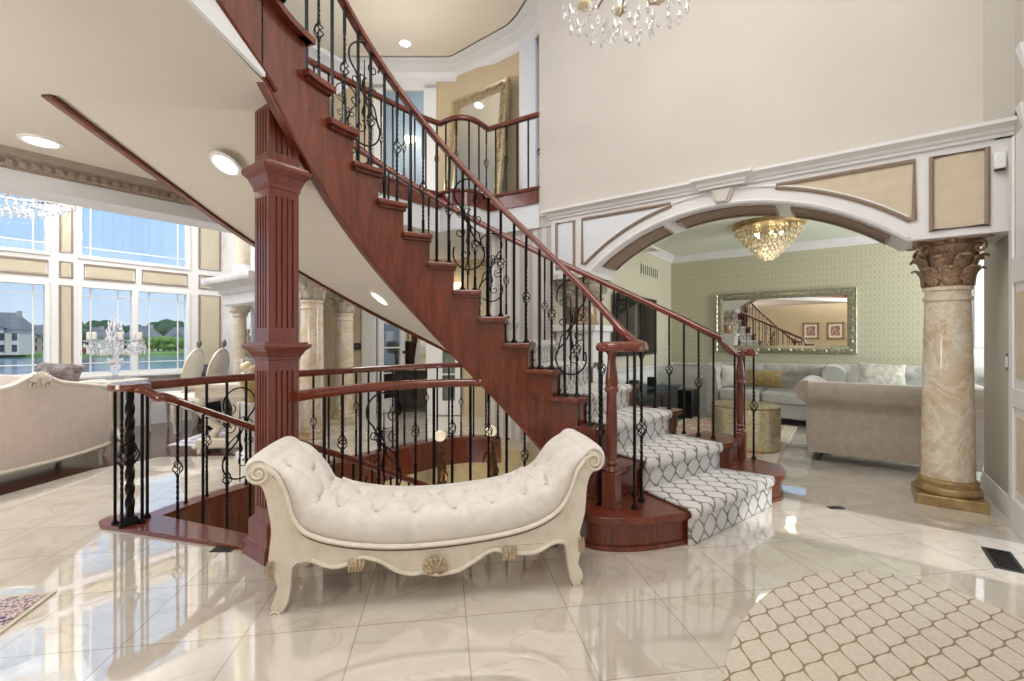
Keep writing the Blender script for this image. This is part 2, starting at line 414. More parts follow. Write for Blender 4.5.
# ================= floor with the stairwell cut out =================
hole_c = [(-2.42,3.10)] + [(x+.06, y-.02) for x, y in WELL[1:]]
hole = [c2w(*p).to_2d() for p in hole_c]
hole += [c2w(.62,5.2).to_2d()] + [P(2.25, 58).to_2d(), P(1.2, 58).to_2d()] + [P(1.02, d).to_2d() for d in range(66, 166, 8)] + [P(1.02,166).to_2d()]
struct(MB().prism([(-9.5,-4.5),(3.6,-4.5),(3.6,9.5),(-9.5,9.5)], -.12, 0, holes=[hole]).build('floor', 'marble_floor', auto=0), 'polished cream marble floor laid in large diagonal tiles', 'floor')
# well walls, basement floor
w = MB(); hl = hole
for a, b in zip(hl, hl[1:]+hl[:1]):
    pass
outer_line = [c2w(x+.06, y-.02) for x, y in WELL]+[c2w(.3,5.45), c2w(.62,5.2), P(2.25,58), P(1.7,57), P(1.2,58)]
w = MB(); w.sweep([p for p in smooth_path(outer_line, 3)], [(-.0,-2.6),(-.0,-.27),(-.06,-.27),(-.06,-2.6)])
w.sweep([c2w(-.2,5.6), c2w(.3,5.45), c2w(.62,5.2), P(2.25,58), P(1.7,57), P(1.2,58)], [(-.01,-.3),(-.01,-.005),(-.05,-.005),(-.05,-.3)])
struct(w.build('wall_stairwell', 'seat_gold'), 'warm cream curved wall of the stairwell going down', 'wall')
struct(MB().prism([c2w(*p).to_2d() for p in [(-3,2.4),(1.5,2.4),(1.5,6.2),(-3,6.2)]], -2.7, -2.6).build('floor_basement', 'ivory'), 'pale lower floor seen down the stairwell', 'floor')

# ================= arch wall =================
AY0, AY1 = 4.40, 4.90
arc_cx, half, rise = -.92, 1.263, .475
AR = (half*half+rise*rise)/(2*rise); acz = 1.93+rise-AR; a_h = math.asin(half/AR)
def arcp(r, n=28, h=None):
    h = a_h if h is None else h
    return [(arc_cx+r*math.sin(-h+2*h*i/n), acz+r*math.cos(-h+2*h*i/n)) for i in range(n+1)]
def xz(poly, y0, y1, mb=None):     # polygon in x,z extruded along y
    mb = mb or MB(); M = Matrix(((1,0,0,0),(0,0,1,0),(0,1,0,0),(0,0,0,1)))
    return mb.prism(poly, y0, y1, M)
wl = -2.69
xz([(wl,1.93)] + arcp(AR) + [(.887,1.93),(.887,2.62),(wl,2.62)], AY0, AY1, m := MB())
struct(m.build('wall_arch', 'white_paint', auto=0), 'white panelled arch wall between the foyer and the sitting room', 'wall')
struct(MB().box((-2.855,AY0,2.62),(.80,AY0+.5,5.7)).box((-2.855,AY0+.01,2.5),(wl,AY0+.4,2.62)).box((.80,AY0,2.55),(.887,AY0+.4,2.67)).build('wall_upper', 'cream_wall'), 'tall plain cream wall above the white arch', 'wall')
# arch cornice with a break-forward over the keystone
cp = [(0,0),(.018,0),(.02,.02),(.034,.03),(.04,.05),(.066,.068),(.08,.075),(.08,.10),(0,.10)]
m = MB(); cx0 = -.90
pts = [(wl-.01,AY0+.3),(wl-.01,AY0),(cx0-.17,AY0),(cx0-.17,AY0-.04),(cx0+.17,AY0-.04),(cx0+.17,AY0),(.886,AY0)]
m.sweep([Vector((x,y,2.56)) for x, y in pts], cp)
struct(m.build('trim_1', 'white_paint'), 'stepped white cornice running along the top of the arch', 'trim')
# face mouldings and tan panels
def frame_on_y(poly, y, w=.035, d=.022, closed=True):
    m = MB(); N = len(poly)
    m.tube([Vector((x,y-.004,z)) for x, z in poly], w*.5, 6, True, smooth=False)
    c = Vector((sum(p[0] for p in poly)/N, 0, sum(p[1] for p in poly)/N)); 
    return m
lo = AR+.125
def spandrel(x0, x1, z1, left):
    pts = [(arc_cx+lo*math.sin(a), acz+lo*math.cos(a)) for a in [(-a_h+2*a_h*i/40) for i in range(-6,47)]]
    pts = [p for p in pts if x0 < p[0] < x1 and p[1] < z1-.012 and p[1] > 1.9]
    if left: return [(x0,pts[0][1])]+pts+[(pts[-1][0],z1),(x0,z1)]
    return pts+[(x1,pts[-1][1]),(x1,z1),(pts[0][0],z1)]
rect = lambda x0,x1,z0,z1: [(x0,z0),(x1,z0),(x1,z1),(x0,z1)]
panels = [rect(-2.62,-2.40,2.0,2.505), spandrel(-2.30,-1.0,2.505,True), spandrel(-.80,.39,2.505,False), rect(.482,.763,1.985,2.505)]
for i, pl in enumerate(panels):
    struct(frame_on_y(pl, AY0).build('trim_%d' % (2+i), 'brown_moulding', auto=50))
    cxp = sum(p[0] for p in pl)/len(pl); czp = sum(p[1] for p in pl)/len(pl)
    struct(xz([(x, z) for x, z in pl], AY0-.002, AY0+.001).build('trim_panel_%d' % (1+i), 'tan_panel' if i == 3 else ('tan_panel' if i == 2 else 'fascia_white'), auto=0))
# keystone
m = MB(); xz([(-.97,2.42),(-.83,2.42),(-.805,2.5),(-.995,2.5)][::1] if 0 else [(-.955,AR+acz+.02),(-.845,AR+acz+.02),(-.80,2.56),(-1.0,2.56)], AY0-.035, AY0+.02, m)
xz([(-.94,AR+acz+.03),(-.86,AR+acz+.03),(-.825,2.545),(-.975,2.545)], AY0-.05, AY0, m)
struct(m.build('trim_keystone', 'cream_wall', bevel=.006), 'plain tapered keystone at the top of the white arch', 'trim')
# archivolt bead and recessed brown intrados panels
m = MB(); m.tube([Vector((x,AY0-.004,z)) for x, z in arcp(AR+.018,40)], .018, 6); m.tube([Vector((x,AY0-.004,z)) for x, z in arcp(AR+.14,40,a_h*.93)], .012, 6)
struct(m.build('trim_archivolt', 'white_paint'))
for q, (f0, f1) in enumerate(((.04,.30),(.35,.65),(.70,.96))):
    hs = [-a_h+2*a_h*(f0+(f1-f0)*i/14) for i in range(15)]
    m = MB()
    for (ya, yb, rr) in ((AY0+.09,AY1-.09,AR-.004),):
        vs = []
        for h in hs: vs += [(arc_cx+rr*math.sin(h),ya,acz+rr*math.cos(h)),(arc_cx+rr*math.sin(h),yb,acz+rr*math.cos(h)),(arc_cx+(rr+.004)*math.sin(h),yb,acz+(rr+.004)*math.cos(h)),(arc_cx+(rr+.004)*math.sin(h),ya,acz+(rr+.004)*math.cos(h))]
        n = len(hs); m.add(vs, [[4*i+j,4*i+(j+1)%4,4*i+4+(j+1)%4,4*i+4+j] for i in range(n-1) for j in range(4)]+[[0,1,2,3],[4*n-1,4*n-2,4*n-3,4*n-4]])
    loop = [Vector((arc_cx+(AR-.008)*math.sin(h),AY0+.09,acz+(AR-.008)*math.cos(h))) for h in hs]+[Vector((arc_cx+(AR-.008)*math.sin(h),AY1-.09,acz+(AR-.008)*math.cos(h))) for h in hs[::-1]]
    m.tube(loop, .014, 5, True)
    struct(m.build('trim_soffit_%d' % (q+1), 'brown_moulding'))
# corbel shelf under the left springing, and the wall left of it
struct(MB().box((wl,AY0-.03,1.88),(-2.17,AY1,1.935)).box((-3.62,AY0+.02,0),(wl+.0,AY0+.25,ZC)).build('wall_striped', 'striped_wall'), 'pale striped wall behind the curved staircase', 'wall')
struct(MB().box((-2.66,AY0+.05,0),(-2.2,AY1-.02,1.30)).box((-2.70,AY0+.02,1.30),(-2.16,AY1,1.37)).box((-2.58,AY0+.045,.2),(-2.28,AY0+.06,1.18)).build('trim_pedestal', 'white_paint', bevel=.008), 'tall white panelled pedestal under the left arch capital', 'pedestal')

# ================= right wall =================
RX = .887
m = MB()
m.box((RX,3.95,0),(RX+.2,5.22,ZC+.2)); m.box((RX,-4.5,2.66),(RX+.2,AY0+.1,5.7)); m.box((.745,AY0-.03,2.66),(RX,AY0+.1,5.7)); m.box((RX,-4.5,0),(RX+.2,3.26,2.66)); m.box((RX,3.26,2.15),(RX+.2,3.95,2.66))
struct(m.build('wall_right', 'grey_wall'), 'pale grey side wall with the light switch', 'wall')
m = MB(); m.box((RX-.03,3.95,0),(RX+.001,4.30,2.5))
m.box((RX-.045,4.21,0),(RX-.028,4.30,2.5)); m.box((RX-.045,3.95,.78),(RX-.028,4.21,.9)); m.box((RX-.045,3.95,0),(RX-.028,4.21,.2)); m.box((RX-.045,3.95,1.56),(RX-.028,4.21,1.72))
struct(m.build('trim_casing', 'white_paint', bevel=.006), 'white panelled casing at the right edge of the foyer', 'trim')
struct(MB().box((RX-.036,3.97,.26),(RX-.029,4.17,.72)).box((RX-.036,3.97,.96),(RX-.029,4.17,1.50)).build('trim_casing_panel', 'tan_panel'))
m = MB(); m.box((RX-.02,3.2,2.66),(RX,4.1,5.7))
for zz in (2.45,2.80): m.frustum((RX-.03,3.94), zz, zz+.14, .04, .10)
struct(m.build('trim_pilaster', 'white_paint', bevel=.005), 'white bracketed pilaster high at the right edge', 'trim')
bp = [(0,0),(.022,0),(.022,.09),(.014,.11),(.012,.135),(0,.14)]
struct(MB().sweep([Vector((RX,5.22,0)),Vector((RX,4.30,0))], bp).build('baseboard_right', 'white_paint'), 'white baseboard along the right wall', 'baseboard')
# light switch, alarm box
p = on_x(1009,362,RX)
t = thing('light_switch', 'black framed white light switch on the grey right wall', 'light switch', p)
MB().box((RX-.008,p.y-.04,p.z-.06),(RX,p.y+.04,p.z+.06)).build('cover_plate','black',t,bevel=.003)
MB().box((RX-.014,p.y-.018,p.z-.036),(RX-.007,p.y+.018,p.z+.036)).build('rocker','plastic_white',t,bevel=.002)
p = on_y(999,162,AY0)
t = thing('motion_sensor', 'small white sensor box at the right end of the arch wall', 'sensor', p)
MB().box((p.x-.03,AY0-.045,p.z-.055),(p.x+.03,AY0,p.z+.055)).build('housing','plastic_white',t,bevel=.008)
MB().box((p.x-.024,AY0-.04,p.z-.063),(p.x+.024,AY0-.006,p.z-.054)).build('lower_lens','grille',t)

# ================= ceilings and the upper floor =================
DG = 7.3                                                 # plan depth of the diagonal hall wall
well_up = [(-2.42,3.05),(-2.25,3.6),(-1.95,4.17),(-1.4,4.9),(-1.1,5.27),(-.87,5.48),(-.72,5.36),(-.58,5.33),(-.44,5.40),(-.29,5.62),(.32,5.25)]
edge_in = [P(RI, d) for d in range(164,185,4)] + [c2w(-1.245,1.87), c2w(-1.26,-2.2)]
back = [Vector((-4.6,-3,0)), Vector((-4.6,2.9,0)), Vector((-6.7,4.6,0)), c2w(-3.2,DG+.1), c2w(-.5,DG+.1), Vector((-2.2,6.6,0)), Vector((-2.2,AY0+.06,0))]
wu = [c2w(*p) for p in well_up]
edge_slab = [P(RI+.035, d) for d in range(164,185,4)] + [c2w(-1.285,1.87), c2w(-1.30,-2.2)]
slab = [p.to_2d() for p in edge_slab + back + wu[::-1] + [P(RO,164)]]
ceil_poly = [p.to_2d() for p in [P(RI+.012,d) for d in (164,168,172,176,180,184)] + edge_in[-2:] + back + wu[::-1] + [P(RO,166), P(RO,172), P(RO,178)]]
struct(MB().prism(ceil_poly, ZC, ZC+.03).build('ceiling', 'ceiling_paint', auto=0), 'smooth beige ceiling under the upper landing', 'ceiling')
struct(MB().prism(slab, ZC+.34, ZU-.03).build('floor_upper', 'hardwood', auto=0), 'upper landing floor above the foyer', 'floor')
# white slab edges
def ribbon(pts, z0, z1, th_=.02):
    m = MB(); z0 = z0 if isinstance(z0,list) else [z0]*len(pts); z1 = z1 if isinstance(z1,list) else [z1]*len(pts); vs = []; N = len(pts)
    for i, p in enumerate(pts):
        t = (pts[min(i+1,N-1)]-pts[max(i-1,0)]); t = Vector((t.x,t.y,0)).normalized(); s = Vector((t.y,-t.x,0))*th_
        for q, z in ((p,z0[i]),(p+s,z0[i]),(p+s,z1[i]),(p,z1[i])): vs.append((q.x,q.y,z))
    fs = [[4*i+j,4*i+(j+1)%4,4*i+4+(j+1)%4,4*i+4+j] for i in range(N-1) for j in range(4)]+[[0,1,2,3],[4*N-1,4*N-2,4*N-3,4*N-4]]
    m.add(vs, fs); return m
ei = [c2w(-1.236,2.245), c2w(-1.245,1.87), c2w(-1.26,-2.2)]
struct(ribbon(ei, ZC, [2.53,2.62,2.64], -.02).build('trim_landing', 'fascia_white'), 'white edge of the landing floor above the ceiling', 'trim')
wup = smooth_path(wu[:6],4)[:-1]+smooth_path(wu[5:10],4)+[wu[10]]
struct(ribbon(wup, ZC, ZU-.16, .02).build('trim_balcony', 'fascia_white'), 'white edge of the upper balcony floor', 'trim')

# ================= staircase =================
ST = thing('curved_staircase', 'sweeping curved cherry wood staircase with a patterned white carpet runner', 'staircase', P(.5,90))
def sector(R0, R1, d0, d1, z0, z1, n=4, mb=None):
    mb = mb or MB()
    pts = [P(R1, d0+(d1-d0)*i/n).to_2d() for i in range(n+1)]+[P(R0, d1-(d1-d0)*i/n).to_2d() for i in range(n+1)]
    return mb.prism(pts, z0, z1)
def rnd(pts, n=5): return [c2w(*p).to_2d() for p in [tuple(v) for v in smooth_path([Vector((a,b,0)).to_2d() for a, b in pts], n)]]
t1 = [(.46,3.02),(.385,2.85),(.40,2.66),(.52,2.575),(.75,2.575),(1.03,2.66)]
t1b = [(1.36,2.93),(1.88,3.31),(2.05,3.42),(2.14,3.6),(2.10,3.82),(1.95,3.97),(1.78,3.99)]
t1_poly = rnd(t1) + rnd(t1b)
t2_poly = rnd([(.56,3.16),(.43,3.0),(.46,2.86),(.62,2.85),(.87,3.02),(1.59,3.51),(1.78,3.62),(1.90,3.78),(1.86,3.95),(1.72,4.06)])
def inset(poly, d):
    out = []; N = len(poly); c = Vector((0,0)); ar = sum(poly[i-1][0]*poly[i][1]-poly[i][0]*poly[i-1][1] for i in range(N)); sg = 1 if ar > 0 else -1
    for i in range(N):
        a = Vector(poly[i-1]); b = Vector(poly[(i+1)%N]); t = (b-a)
        if t.length < 1e-6: out.append(Vector(poly[i])); continue
        t.normalize(); out.append(Vector(poly[i])+sg*Vector((-t.y,t.x))*d)
    return out
for pol, z, dn in ((t1_poly,RIS,0),(t2_poly,RIS*2,RIS)):
    MB().prism(pol, z-.04, z).build('tread', 'cherry', ST, bevel=.012, auto=30)
    m = MB().prism(inset(pol,.03), dn, z-.04); m.prism(inset(pol,.018), z-.06, z-.04); m.prism(inset(pol,.015), dn, dn+.025)
    m.build('riser', 'cherry', ST, auto=30)
NO = .03
for k in range(3, 15):
    di = math.degrees(NO/1.6)
    sector(RI-.045, RO+.045, th(k)-di, th(k+1)+1.0, RIS*k-.036, RIS*k).build('tread', 'cherry', ST, bevel=.01, auto=30)
    m = sector(RI+.012, RO-.012, th(k), th(k)+.9, RIS*(k-1), RIS*k-.036, 2); sector(RI-.02, RO+.02, th(k)-di*.6, th(k)+.6, RIS*k-.052, RIS*k-.036, 2, m)
    sector(RI-.022, RI+.01, th(k)-di*.5, th(k+1), RIS*k-.052, RIS*k-.036, 4, m)
    m.build('riser', 'cherry', ST, auto=30)
# landing nosing
m = ribbon([P(RI-.045,d) for d in range(162,185,3)]+[c2w(-1.20,1.87),c2w(-1.215,-2.2)], ZU-.036, ZU, .09); sector(RI-.04, RO+.03, th(15)-1, th(15)+3, ZU-.036, ZU, 3, m)
m.build('landing_nosing', 'cherry', ST, bevel=.01, auto=30)
sector(RI, RO, th(15), th(15)+.9, RIS*14, ZU-.036, 3).build('riser', 'cherry', ST)
def stringer(R, thick, bot, dmin, dmax, name):
    m = MB(); k = 2
    segs = []
    for k in range(2, 17):
        a, b = max(th(k),dmin), min(th(k+1),dmax)
        if b <= a: continue
        top = RIS*min(k,15)-.036
        n = 6
        for i in range(n):
            d0 = a+(b-a)*i/n; d1 = a+(b-a)*(i+1)/n
            z0, z1 = min(bot(d0),top-.02), min(bot(d1),top-.02)
            vs = [P(R,d0,z0),P(R,d1,z1),P(R,d1,top),P(R,d0,top),P(R+thick,d0,z0),P(R+thick,d1,z1),P(R+thick,d1,top),P(R+thick,d0,top)]
            fs_ = [[0,1,2,3],[5,4,7,6],[3,2,6,7],[4,5,1,0]]
            if i == 0 and a == dmin: fs_.append([4,0,3,7])
            if i == n-1 and b == dmax: fs_.append([1,5,6,2])
            m.add(vs, fs_)
        if a > dmin and k <= 15:
            tp_ = top-RIS; m.add([P(R,a,tp_),P(R+thick,a,tp_),P(R+thick,a,top),P(R,a,top)], [[0,1,2,3]])
    # bead along the lower edge
    ds = [dmin+(dmax-dmin)*i/60 for i in range(61)]
    m.tube([P(R, d, bot(d)) for d in ds if bot(d) > .02], .011, 6)
    return m.build(name, 'cherry', ST, auto=40)
stringer(RI, .05, bot_in, th(2)+3, 184, 'stringer')
stringer(RO-.05, .05, lambda d: bot_out(d)-.012, th(2)+3, 178, 'stringer')
m = ribbon([P(RI,184), c2w(-1.238,1.87), c2w(-1.253,-2.2)], [2.52,2.61,2.63], ZU-.036, .03); m.tube([P(RI-.008,178,2.50),P(RI-.008,184,2.52)+Vector((0,0,.01)), c2w(-1.23,1.87,2.62), c2w(-1.245,-2.2,2.64)], .016, 6)
m.build('landing_fascia', 'cherry', ST)
# plastered underside
m = MB(); n = 70
vs = []
for i in range(n+1):
    s = 1.05*i/n; di_, do_ = 44+(168-44)*s, 44+(178-44)*s
    for j in range(5):
        d = di_+(do_-di_)*j/4; vs.append(P(RI+.03+(RO-RI-.06)*j/4, d, sof_in(di_)*(1-j/4)+bot_out(do_)*j/4+.012))
m.add(vs, [[5*i+j,5*i+5+j,5*i+6+j,5*i+1+j] for i in range(n) for j in range(4)]); m.build('plaster_underside', 'ceiling_paint', ST, auto=60)
# carpet runner: one ribbon down the steps
def runner():
    m = MB(); uv = []; rows = []
    def row(pa, pb, v): rows.append((pa, pb, v))
    v = 0.0; tk = .014
    Ra, Rb = 1.245, 2.12
    for k in range(15, 2, -1):
        dn = th(k)-math.degrees(NO/1.7)
        z = RIS*k
        if k < 15:
            for q in range(1,4):
                d = th(k+1)+.4-(th(k+1)-dn)*q/4 if q < 4 else dn
                row(P(Ra,d,z+tk), P(Rb,d,z+tk), 0)
        row(P(Ra,dn,z+tk), P(Rb,dn,z+tk), 0)
        d2 = dn-.55
        row(P(Ra,d2,z-.008), P(Rb,d2,z-.008), 0); row(P(Ra,d2+.2,z-.035), P(Rb,d2+.2,z-.035), 0)
        row(P(Ra,th(k)-.7,z-.05), P(Rb,th(k)-.7,z-.05), 0); row(P(Ra,th(k)-.7,z-RIS+tk), P(Rb,th(k)-.7,z-RIS+tk), 0)
    # flared lower two steps
    def lerp2(a, b, t): return (a[0]+(b[0]-a[0])*t, a[1]+(b[1]-a[1])*t)
    f2 = ((.875,3.0),(1.605,3.497)); f1 = ((1.04,2.645),(1.885,3.295))
    b2 = ((PX+Ra*math.cos(math.radians(th(3)-.7)),PD+Ra*math.sin(math.radians(th(3)-.7))),(PX+Rb*math.cos(math.radians(th(3)-.7)),PD+Rb*math.sin(math.radians(th(3)-.7))))
    def rr(a, z, off=0.0):
        d = Vector((a[1][0]-a[0][0],a[1][1]-a[0][1])).normalized(); nx = Vector((d.y,-d.x))*off
        row(c2w(a[0][0]+nx.x,a[0][1]+nx.y,z), c2w(a[1][0]+nx.x,a[1][1]+nx.y,z), 0)
    z = RIS*2
    for q in (.35,.7,1): rr((lerp2(b2[0],f2[0],q),lerp2(b2[1],f2[1],q)), z+tk)
    rr(f2, z-.008, .012); rr(f2, z-.035, .008); rr(f2, z-.05, -.015); rr(f2, RIS+tk, -.015)
    f2b = f2
    for q in (.35,.7,1): rr((lerp2(f2[0],f1[0],q),lerp2(f2[1],f1[1],q)), RIS+tk)
    rr(f1, RIS-.008, .012); rr(f1, RIS-.035, .008); rr(f1, RIS-.05, -.012); rr(f1, .012, -.012); rr(f1, .0, -.012)
    NU = 10; v = 0; prev = None; vs = []; uvs = []
    for pa, pb, _ in rows:
        mid = (pa+pb)/2
        if prev is not None: v += (mid-prev).length
        prev = mid
        for j in range(NU+1):
            s = j/NU; vs.append(pa.lerp(pb, s)); uvs.append(((s-.5)*(pb-pa).length, v))
    R = len(rows); fs = [[i*(NU+1)+j,(i+1)*(NU+1)+j,(i+1)*(NU+1)+j+1,i*(NU+1)+j+1] for i in range(R-1) for j in range(NU)]
    m.add(vs, fs); m.uv = uvs
    o = m.build('carpet_runner', 'stair_carpet', ST, auto=50); md = o.modifiers.new('sol','SOLIDIFY'); md.thickness = .018; md.offset = 0
runner()

# ================= wrought iron =================
def cage(mb, p, h=.095, r=.026, w=.0042, n=4):
    for i in range(n):
        pts = []
        for j in range(9):
            s = j/8; a = 2*PI*i/n + s*PI*1.0; rr = .004+r*math.sin(PI*s)**.8
            pts.append(Vector((p.x+rr*math.cos(a), p.y+rr*math.sin(a), p.z-h/2+h*s)))
        mb.tube(pts, w, 4)
def baluster(parent, base, top_z, kind, mat='iron', b=.0075, cagefrac=.5):
    z0, z1 = base.z, top_z
    m = MB(); L = z1-z0
    def bar(a, c): m.box((base.x-b,base.y-b,a),(base.x+b,base.y+b,c))
    def twist(a, c, tw=PI*2.6):
        n = 14; vs = []
        for i in range(n+1):
            an = tw*i/n
            for q in range(4): vs.append((base.x+b*1.25*math.cos(an+PI/4+q*PI/2), base.y+b*1.25*math.sin(an+PI/4+q*PI/2), a+(c-a)*i/n))
        m.add(vs, [[4*i+q,4*i+(q+1)%4,4*i+4+(q+1)%4,4*i+4+q] for i in range(n) for q in range(4)])
    # shoe
    m.stack((base.x,base.y), [(.034,z0),(.034,z0+.01),(.022,z0+.024),(.017,z0+.03)])
    if kind == 0: bar(z0, z1); bk = None
    else:
        zc = z0+L*cagefrac; hh = .05
        tl = min(.2, L*.22)
        bar(z0, zc-hh-tl); twist(zc-hh-tl, zc-hh-.01); bar(zc-hh-.012, zc-hh+.004); bar(zc+hh-.004, zc+hh+.012); twist(zc+hh+.01, zc+hh+tl); bar(zc+hh+tl, z1)
        for zz in (zc-hh-.004, zc+hh+.004): m.ball((base.x,base.y,zz), .011, 6)
        bk = zc; m.box((base.x-.002,base.y-.002,zc-hh),(base.x+.002,base.y+.002,zc+hh))
    o = m.build('baluster', mat, parent, auto=40)
    if bk is not None:
        g = MB(); cage(g, Vector((base.x,base.y,bk))); g.build('basket', mat, o, auto=60)
    return o
def spiral(c, r0, r1, a0, turns, n=22):
    return [(c[0]+(r0+(r1-r0)*i/n)*math.cos(a0+2*PI*turns*i/n), c[1]+(r0+(r1-r0)*i/n)*math.sin(a0+2*PI*turns*i/n)) for i in range(n+1)]
def scroll_panel(parent, c, ex, w, h, name='scroll_panel', flip=1, mat='iron', bars=True):
    """wrought scroll in the upright plane through c: ex is the level direction, c the foot, h its height"""
    m = MB(); ex = Vector(ex).normalized()
    def T(p): return c + ex*(p[0]*w*flip) + Vector((0,0,p[1]*h))
    def tb(pts, r=.006): m.tube([T(p) for p in pts], r, 5)
    asp = w/h
    def sp(cx, cy, r0, r1, a0, tr): return [(cx+(x)/1.0, cy+(y)*asp) for x, y in spiral((0,0), r0, r1, a0, tr)]
    # great S: upper ring, crossing stem, lower ring
    up = [(.0+.42*math.cos(a), .80+.42*asp*math.sin(a)) for a in [math.radians(d) for d in range(-150,91,12)]]
    up = [(.42*math.cos(math.radians(d)), .79+.42*asp*math.sin(math.radians(d))) for d in range(200,-61,-12)]
    low = [(.44*math.cos(math.radians(d)), .22+.44*asp*math.sin(math.radians(d))) for d in range(120,391,12)]
    tb(up + [(.05,.52),(-.08,.42)] + low, .0065)
    tb([(-.40,.02+.24),(-.28,.42),(-.02,.5),(.16,.56),(.1,.66),(-.06,.64)], .0055)
    for cx, cy, r, a, s in ((-.24,.74,.15,0,1),(.24,.60,.16,PI,-1),(-.25,.56,.15,0,1),(.26,.42,.16,PI,-1),(.12,.22,.18,PI,-1)):
        tb(sp(cx, cy, .03, r, a, 1.2*s), .0042)
    # leafy stem
    m.tube([T((0,y)) for y in (.02,.2,.4,.6,.8)], [.004,.006,.009,.006,.003], 6)
    for y, sg in ((.3,1),(.42,-1),(.54,1)): m.tube([T((0,y)),T((sg*.06,y+.04)),T((sg*.03,y+.1))], [.007,.008,.002], 5)
    return m.build(name, mat, parent, auto=60)
RAILP = [(-.03,-.028),(-.022,-.032),(.022,-.032),(.03,-.028),(.034,-.01),(.028,.008),(.022,.02),(.008,.028),(-.008,.028),(-.022,.02),(-.028,.008),(-.034,-.01)]
def rail_part(parent, pts, name='handrail', sc_=1.0, mat='cherry_rail'):
    return MB().sweep(pts, [(a*sc_,b*sc_) for a, b in RAILP], smooth=True).build(name, mat, parent, auto=50)
def newel(parent, c, z0, z1, name='newel_post'):
    m = MB(); L = z1-z0
    m.stack((c.x,c.y), [(.092,z0),(.092,z0+.012),(.086,z0+.018),(.086,z0+.205),(.07,z0+.215)])
    pr = [(.036,.21),(.042,.225),(.036,.24),(.026,.25),(.036,.268),(.026,.285),(.03,.30),(.033,.4),(.033,.5),(.029,L-.26),(.036,L-.25),(.042,L-.24),(.042,L-.225),(.034,L-.215),(.038,L-.2),(.036,L-.16),(.024,L-.06),(.024,L-.03),(.04,L)]
    m.lathe([(r,z0+z) for r, z in pr], 16, (c.x,c.y,0))
    return m.build(name, 'cherry', parent, auto=40)
def volute_cap(parent, c, z, r=.092):
    m = MB(); m.lathe([(0,-.032),(r*.85,-.032),(r,-.022),(r*1.03,0),(r*.92,.018),(r*.5,.028),(0,.03)], 28, (c.x,c.y,z)); return m.build('volute_cap', 'cherry_rail', parent, auto=50)

# --- inner stair railing ---
HR = .815
RR = RI+.055
G1 = thing('stair_railing', 'inner railing of the curved staircase with black iron balusters and red handrail', 'railing', P(RR,60))
cen = c2w(.60,2.74)
vol = [P(RR, d, nose(d)+HR) for d in [184-3*i for i in range(49)] if d > 36]
endp = [c2w(.80,2.93,1.185), c2w(.815,2.84,1.17), c2w(.785,2.755,1.165), c2w(.70,2.70,1.165), c2w(.60,2.70,1.165)]
# landing part of the rail is level beyond the last step
vol = [P(RR, d, min(nose(d), ZU+.06)+HR) for d in range(184, 38, -3)]
lvl = [c2w(-1.19,-2.0,ZU+.875), c2w(-1.185,1.0,ZU+.875), c2w(-1.18,1.9,ZU+.875)]
rail_part(G1, lvl + vol + smooth_path([vol[-1]]+endp, 4)[2:])
volute_cap(G1, cen, 1.165); newel(G1, cen, RIS, 1.14)
idx = 0; PAT = [0,1,0,1,1,0]
SCR = {4:1, 8:1, 12:1}
def basez(k): return RIS*k
for k in range(2, 15):
    for f_ in (.14, .62):
        d = th(k)+DE*f_
        if k == 2 and f_ < .3: continue
        b = P(RR, d, basez(k))
        kind = 1 if (idx % 2 == 1) else 0
        baluster(G1, b, nose(d)+HR-.02, kind, cagefrac=(.5 if idx % 4 == 1 else .42)); idx += 1
    if k in SCR:
        d = th(k)+DE*.38; a = P(RR, d-1); bq = P(RR, d+1)
        z = nose(d+3); scroll_panel(G1, P(RR, d, z-.03), a-bq, .27, .80, flip=(1 if k == 4 else -1))
for i in range(7):
    y = 2.5-.19*i; baluster(G1, c2w(-1.19, y-.15, ZU), ZU+.855, i % 2)
for X, D_ in ((.79,2.93),(.805,2.83),(.73,2.71),(.535,2.77),(.61,2.80)): baluster(G1, c2w(X,D_,RIS), 1.145, 1 if X in (.805,.535) else 0, cagefrac=.48)
# --- outer stair railing ---
RQ = RO-.06
G2 = thing('stair_railing', 'outer railing of the curved staircase ending at a turned newel by the sitting room', 'railing', P(RQ,60))
vo = [P(RQ, d, min(nose(d), ZU+.06)+HR+.02) for d in range(166, 36, -3)]
rail_part(G2, vo + smooth_path([vo[-1], c2w(1.83,3.80,1.12), c2w(1.90,3.86,1.10), c2w(1.96,3.99,1.10), c2w(2.05,3.99,1.10), c2w(2.075,3.90,1.10), c2w(2.02,3.84,1.10)], 4)[2:])
cen2 = c2w(1.97,3.93); volute_cap(G2, cen2, 1.10, .055); newel(G2, cen2, RIS, 1.075)
idx = 0
for k in range(2, 15):
    for f_ in ((.1, .43, .76) if k < 5 else (.2, .7)):
        d = th(k)+DE*f_; baluster(G2, P(RQ, d, basez(k)), nose(d)+HR, 1 if idx % 2 else 0, cagefrac=.5 if idx % 4 == 1 else .42); idx += 1
    if k in (7,10,):
        d = th(k)+DE*.6; scroll_panel(G2, P(RQ, d, nose(d+3)-.02), P(RQ,d-1)-P(RQ,d+1), .27, .80)
for X, D_ in ((2.05,3.86),(2.03,3.98),(1.86,3.80)): baluster(G2, c2w(X,D_,RIS), 1.09, 1 if X == 2.05 else 0, cagefrac=.5)

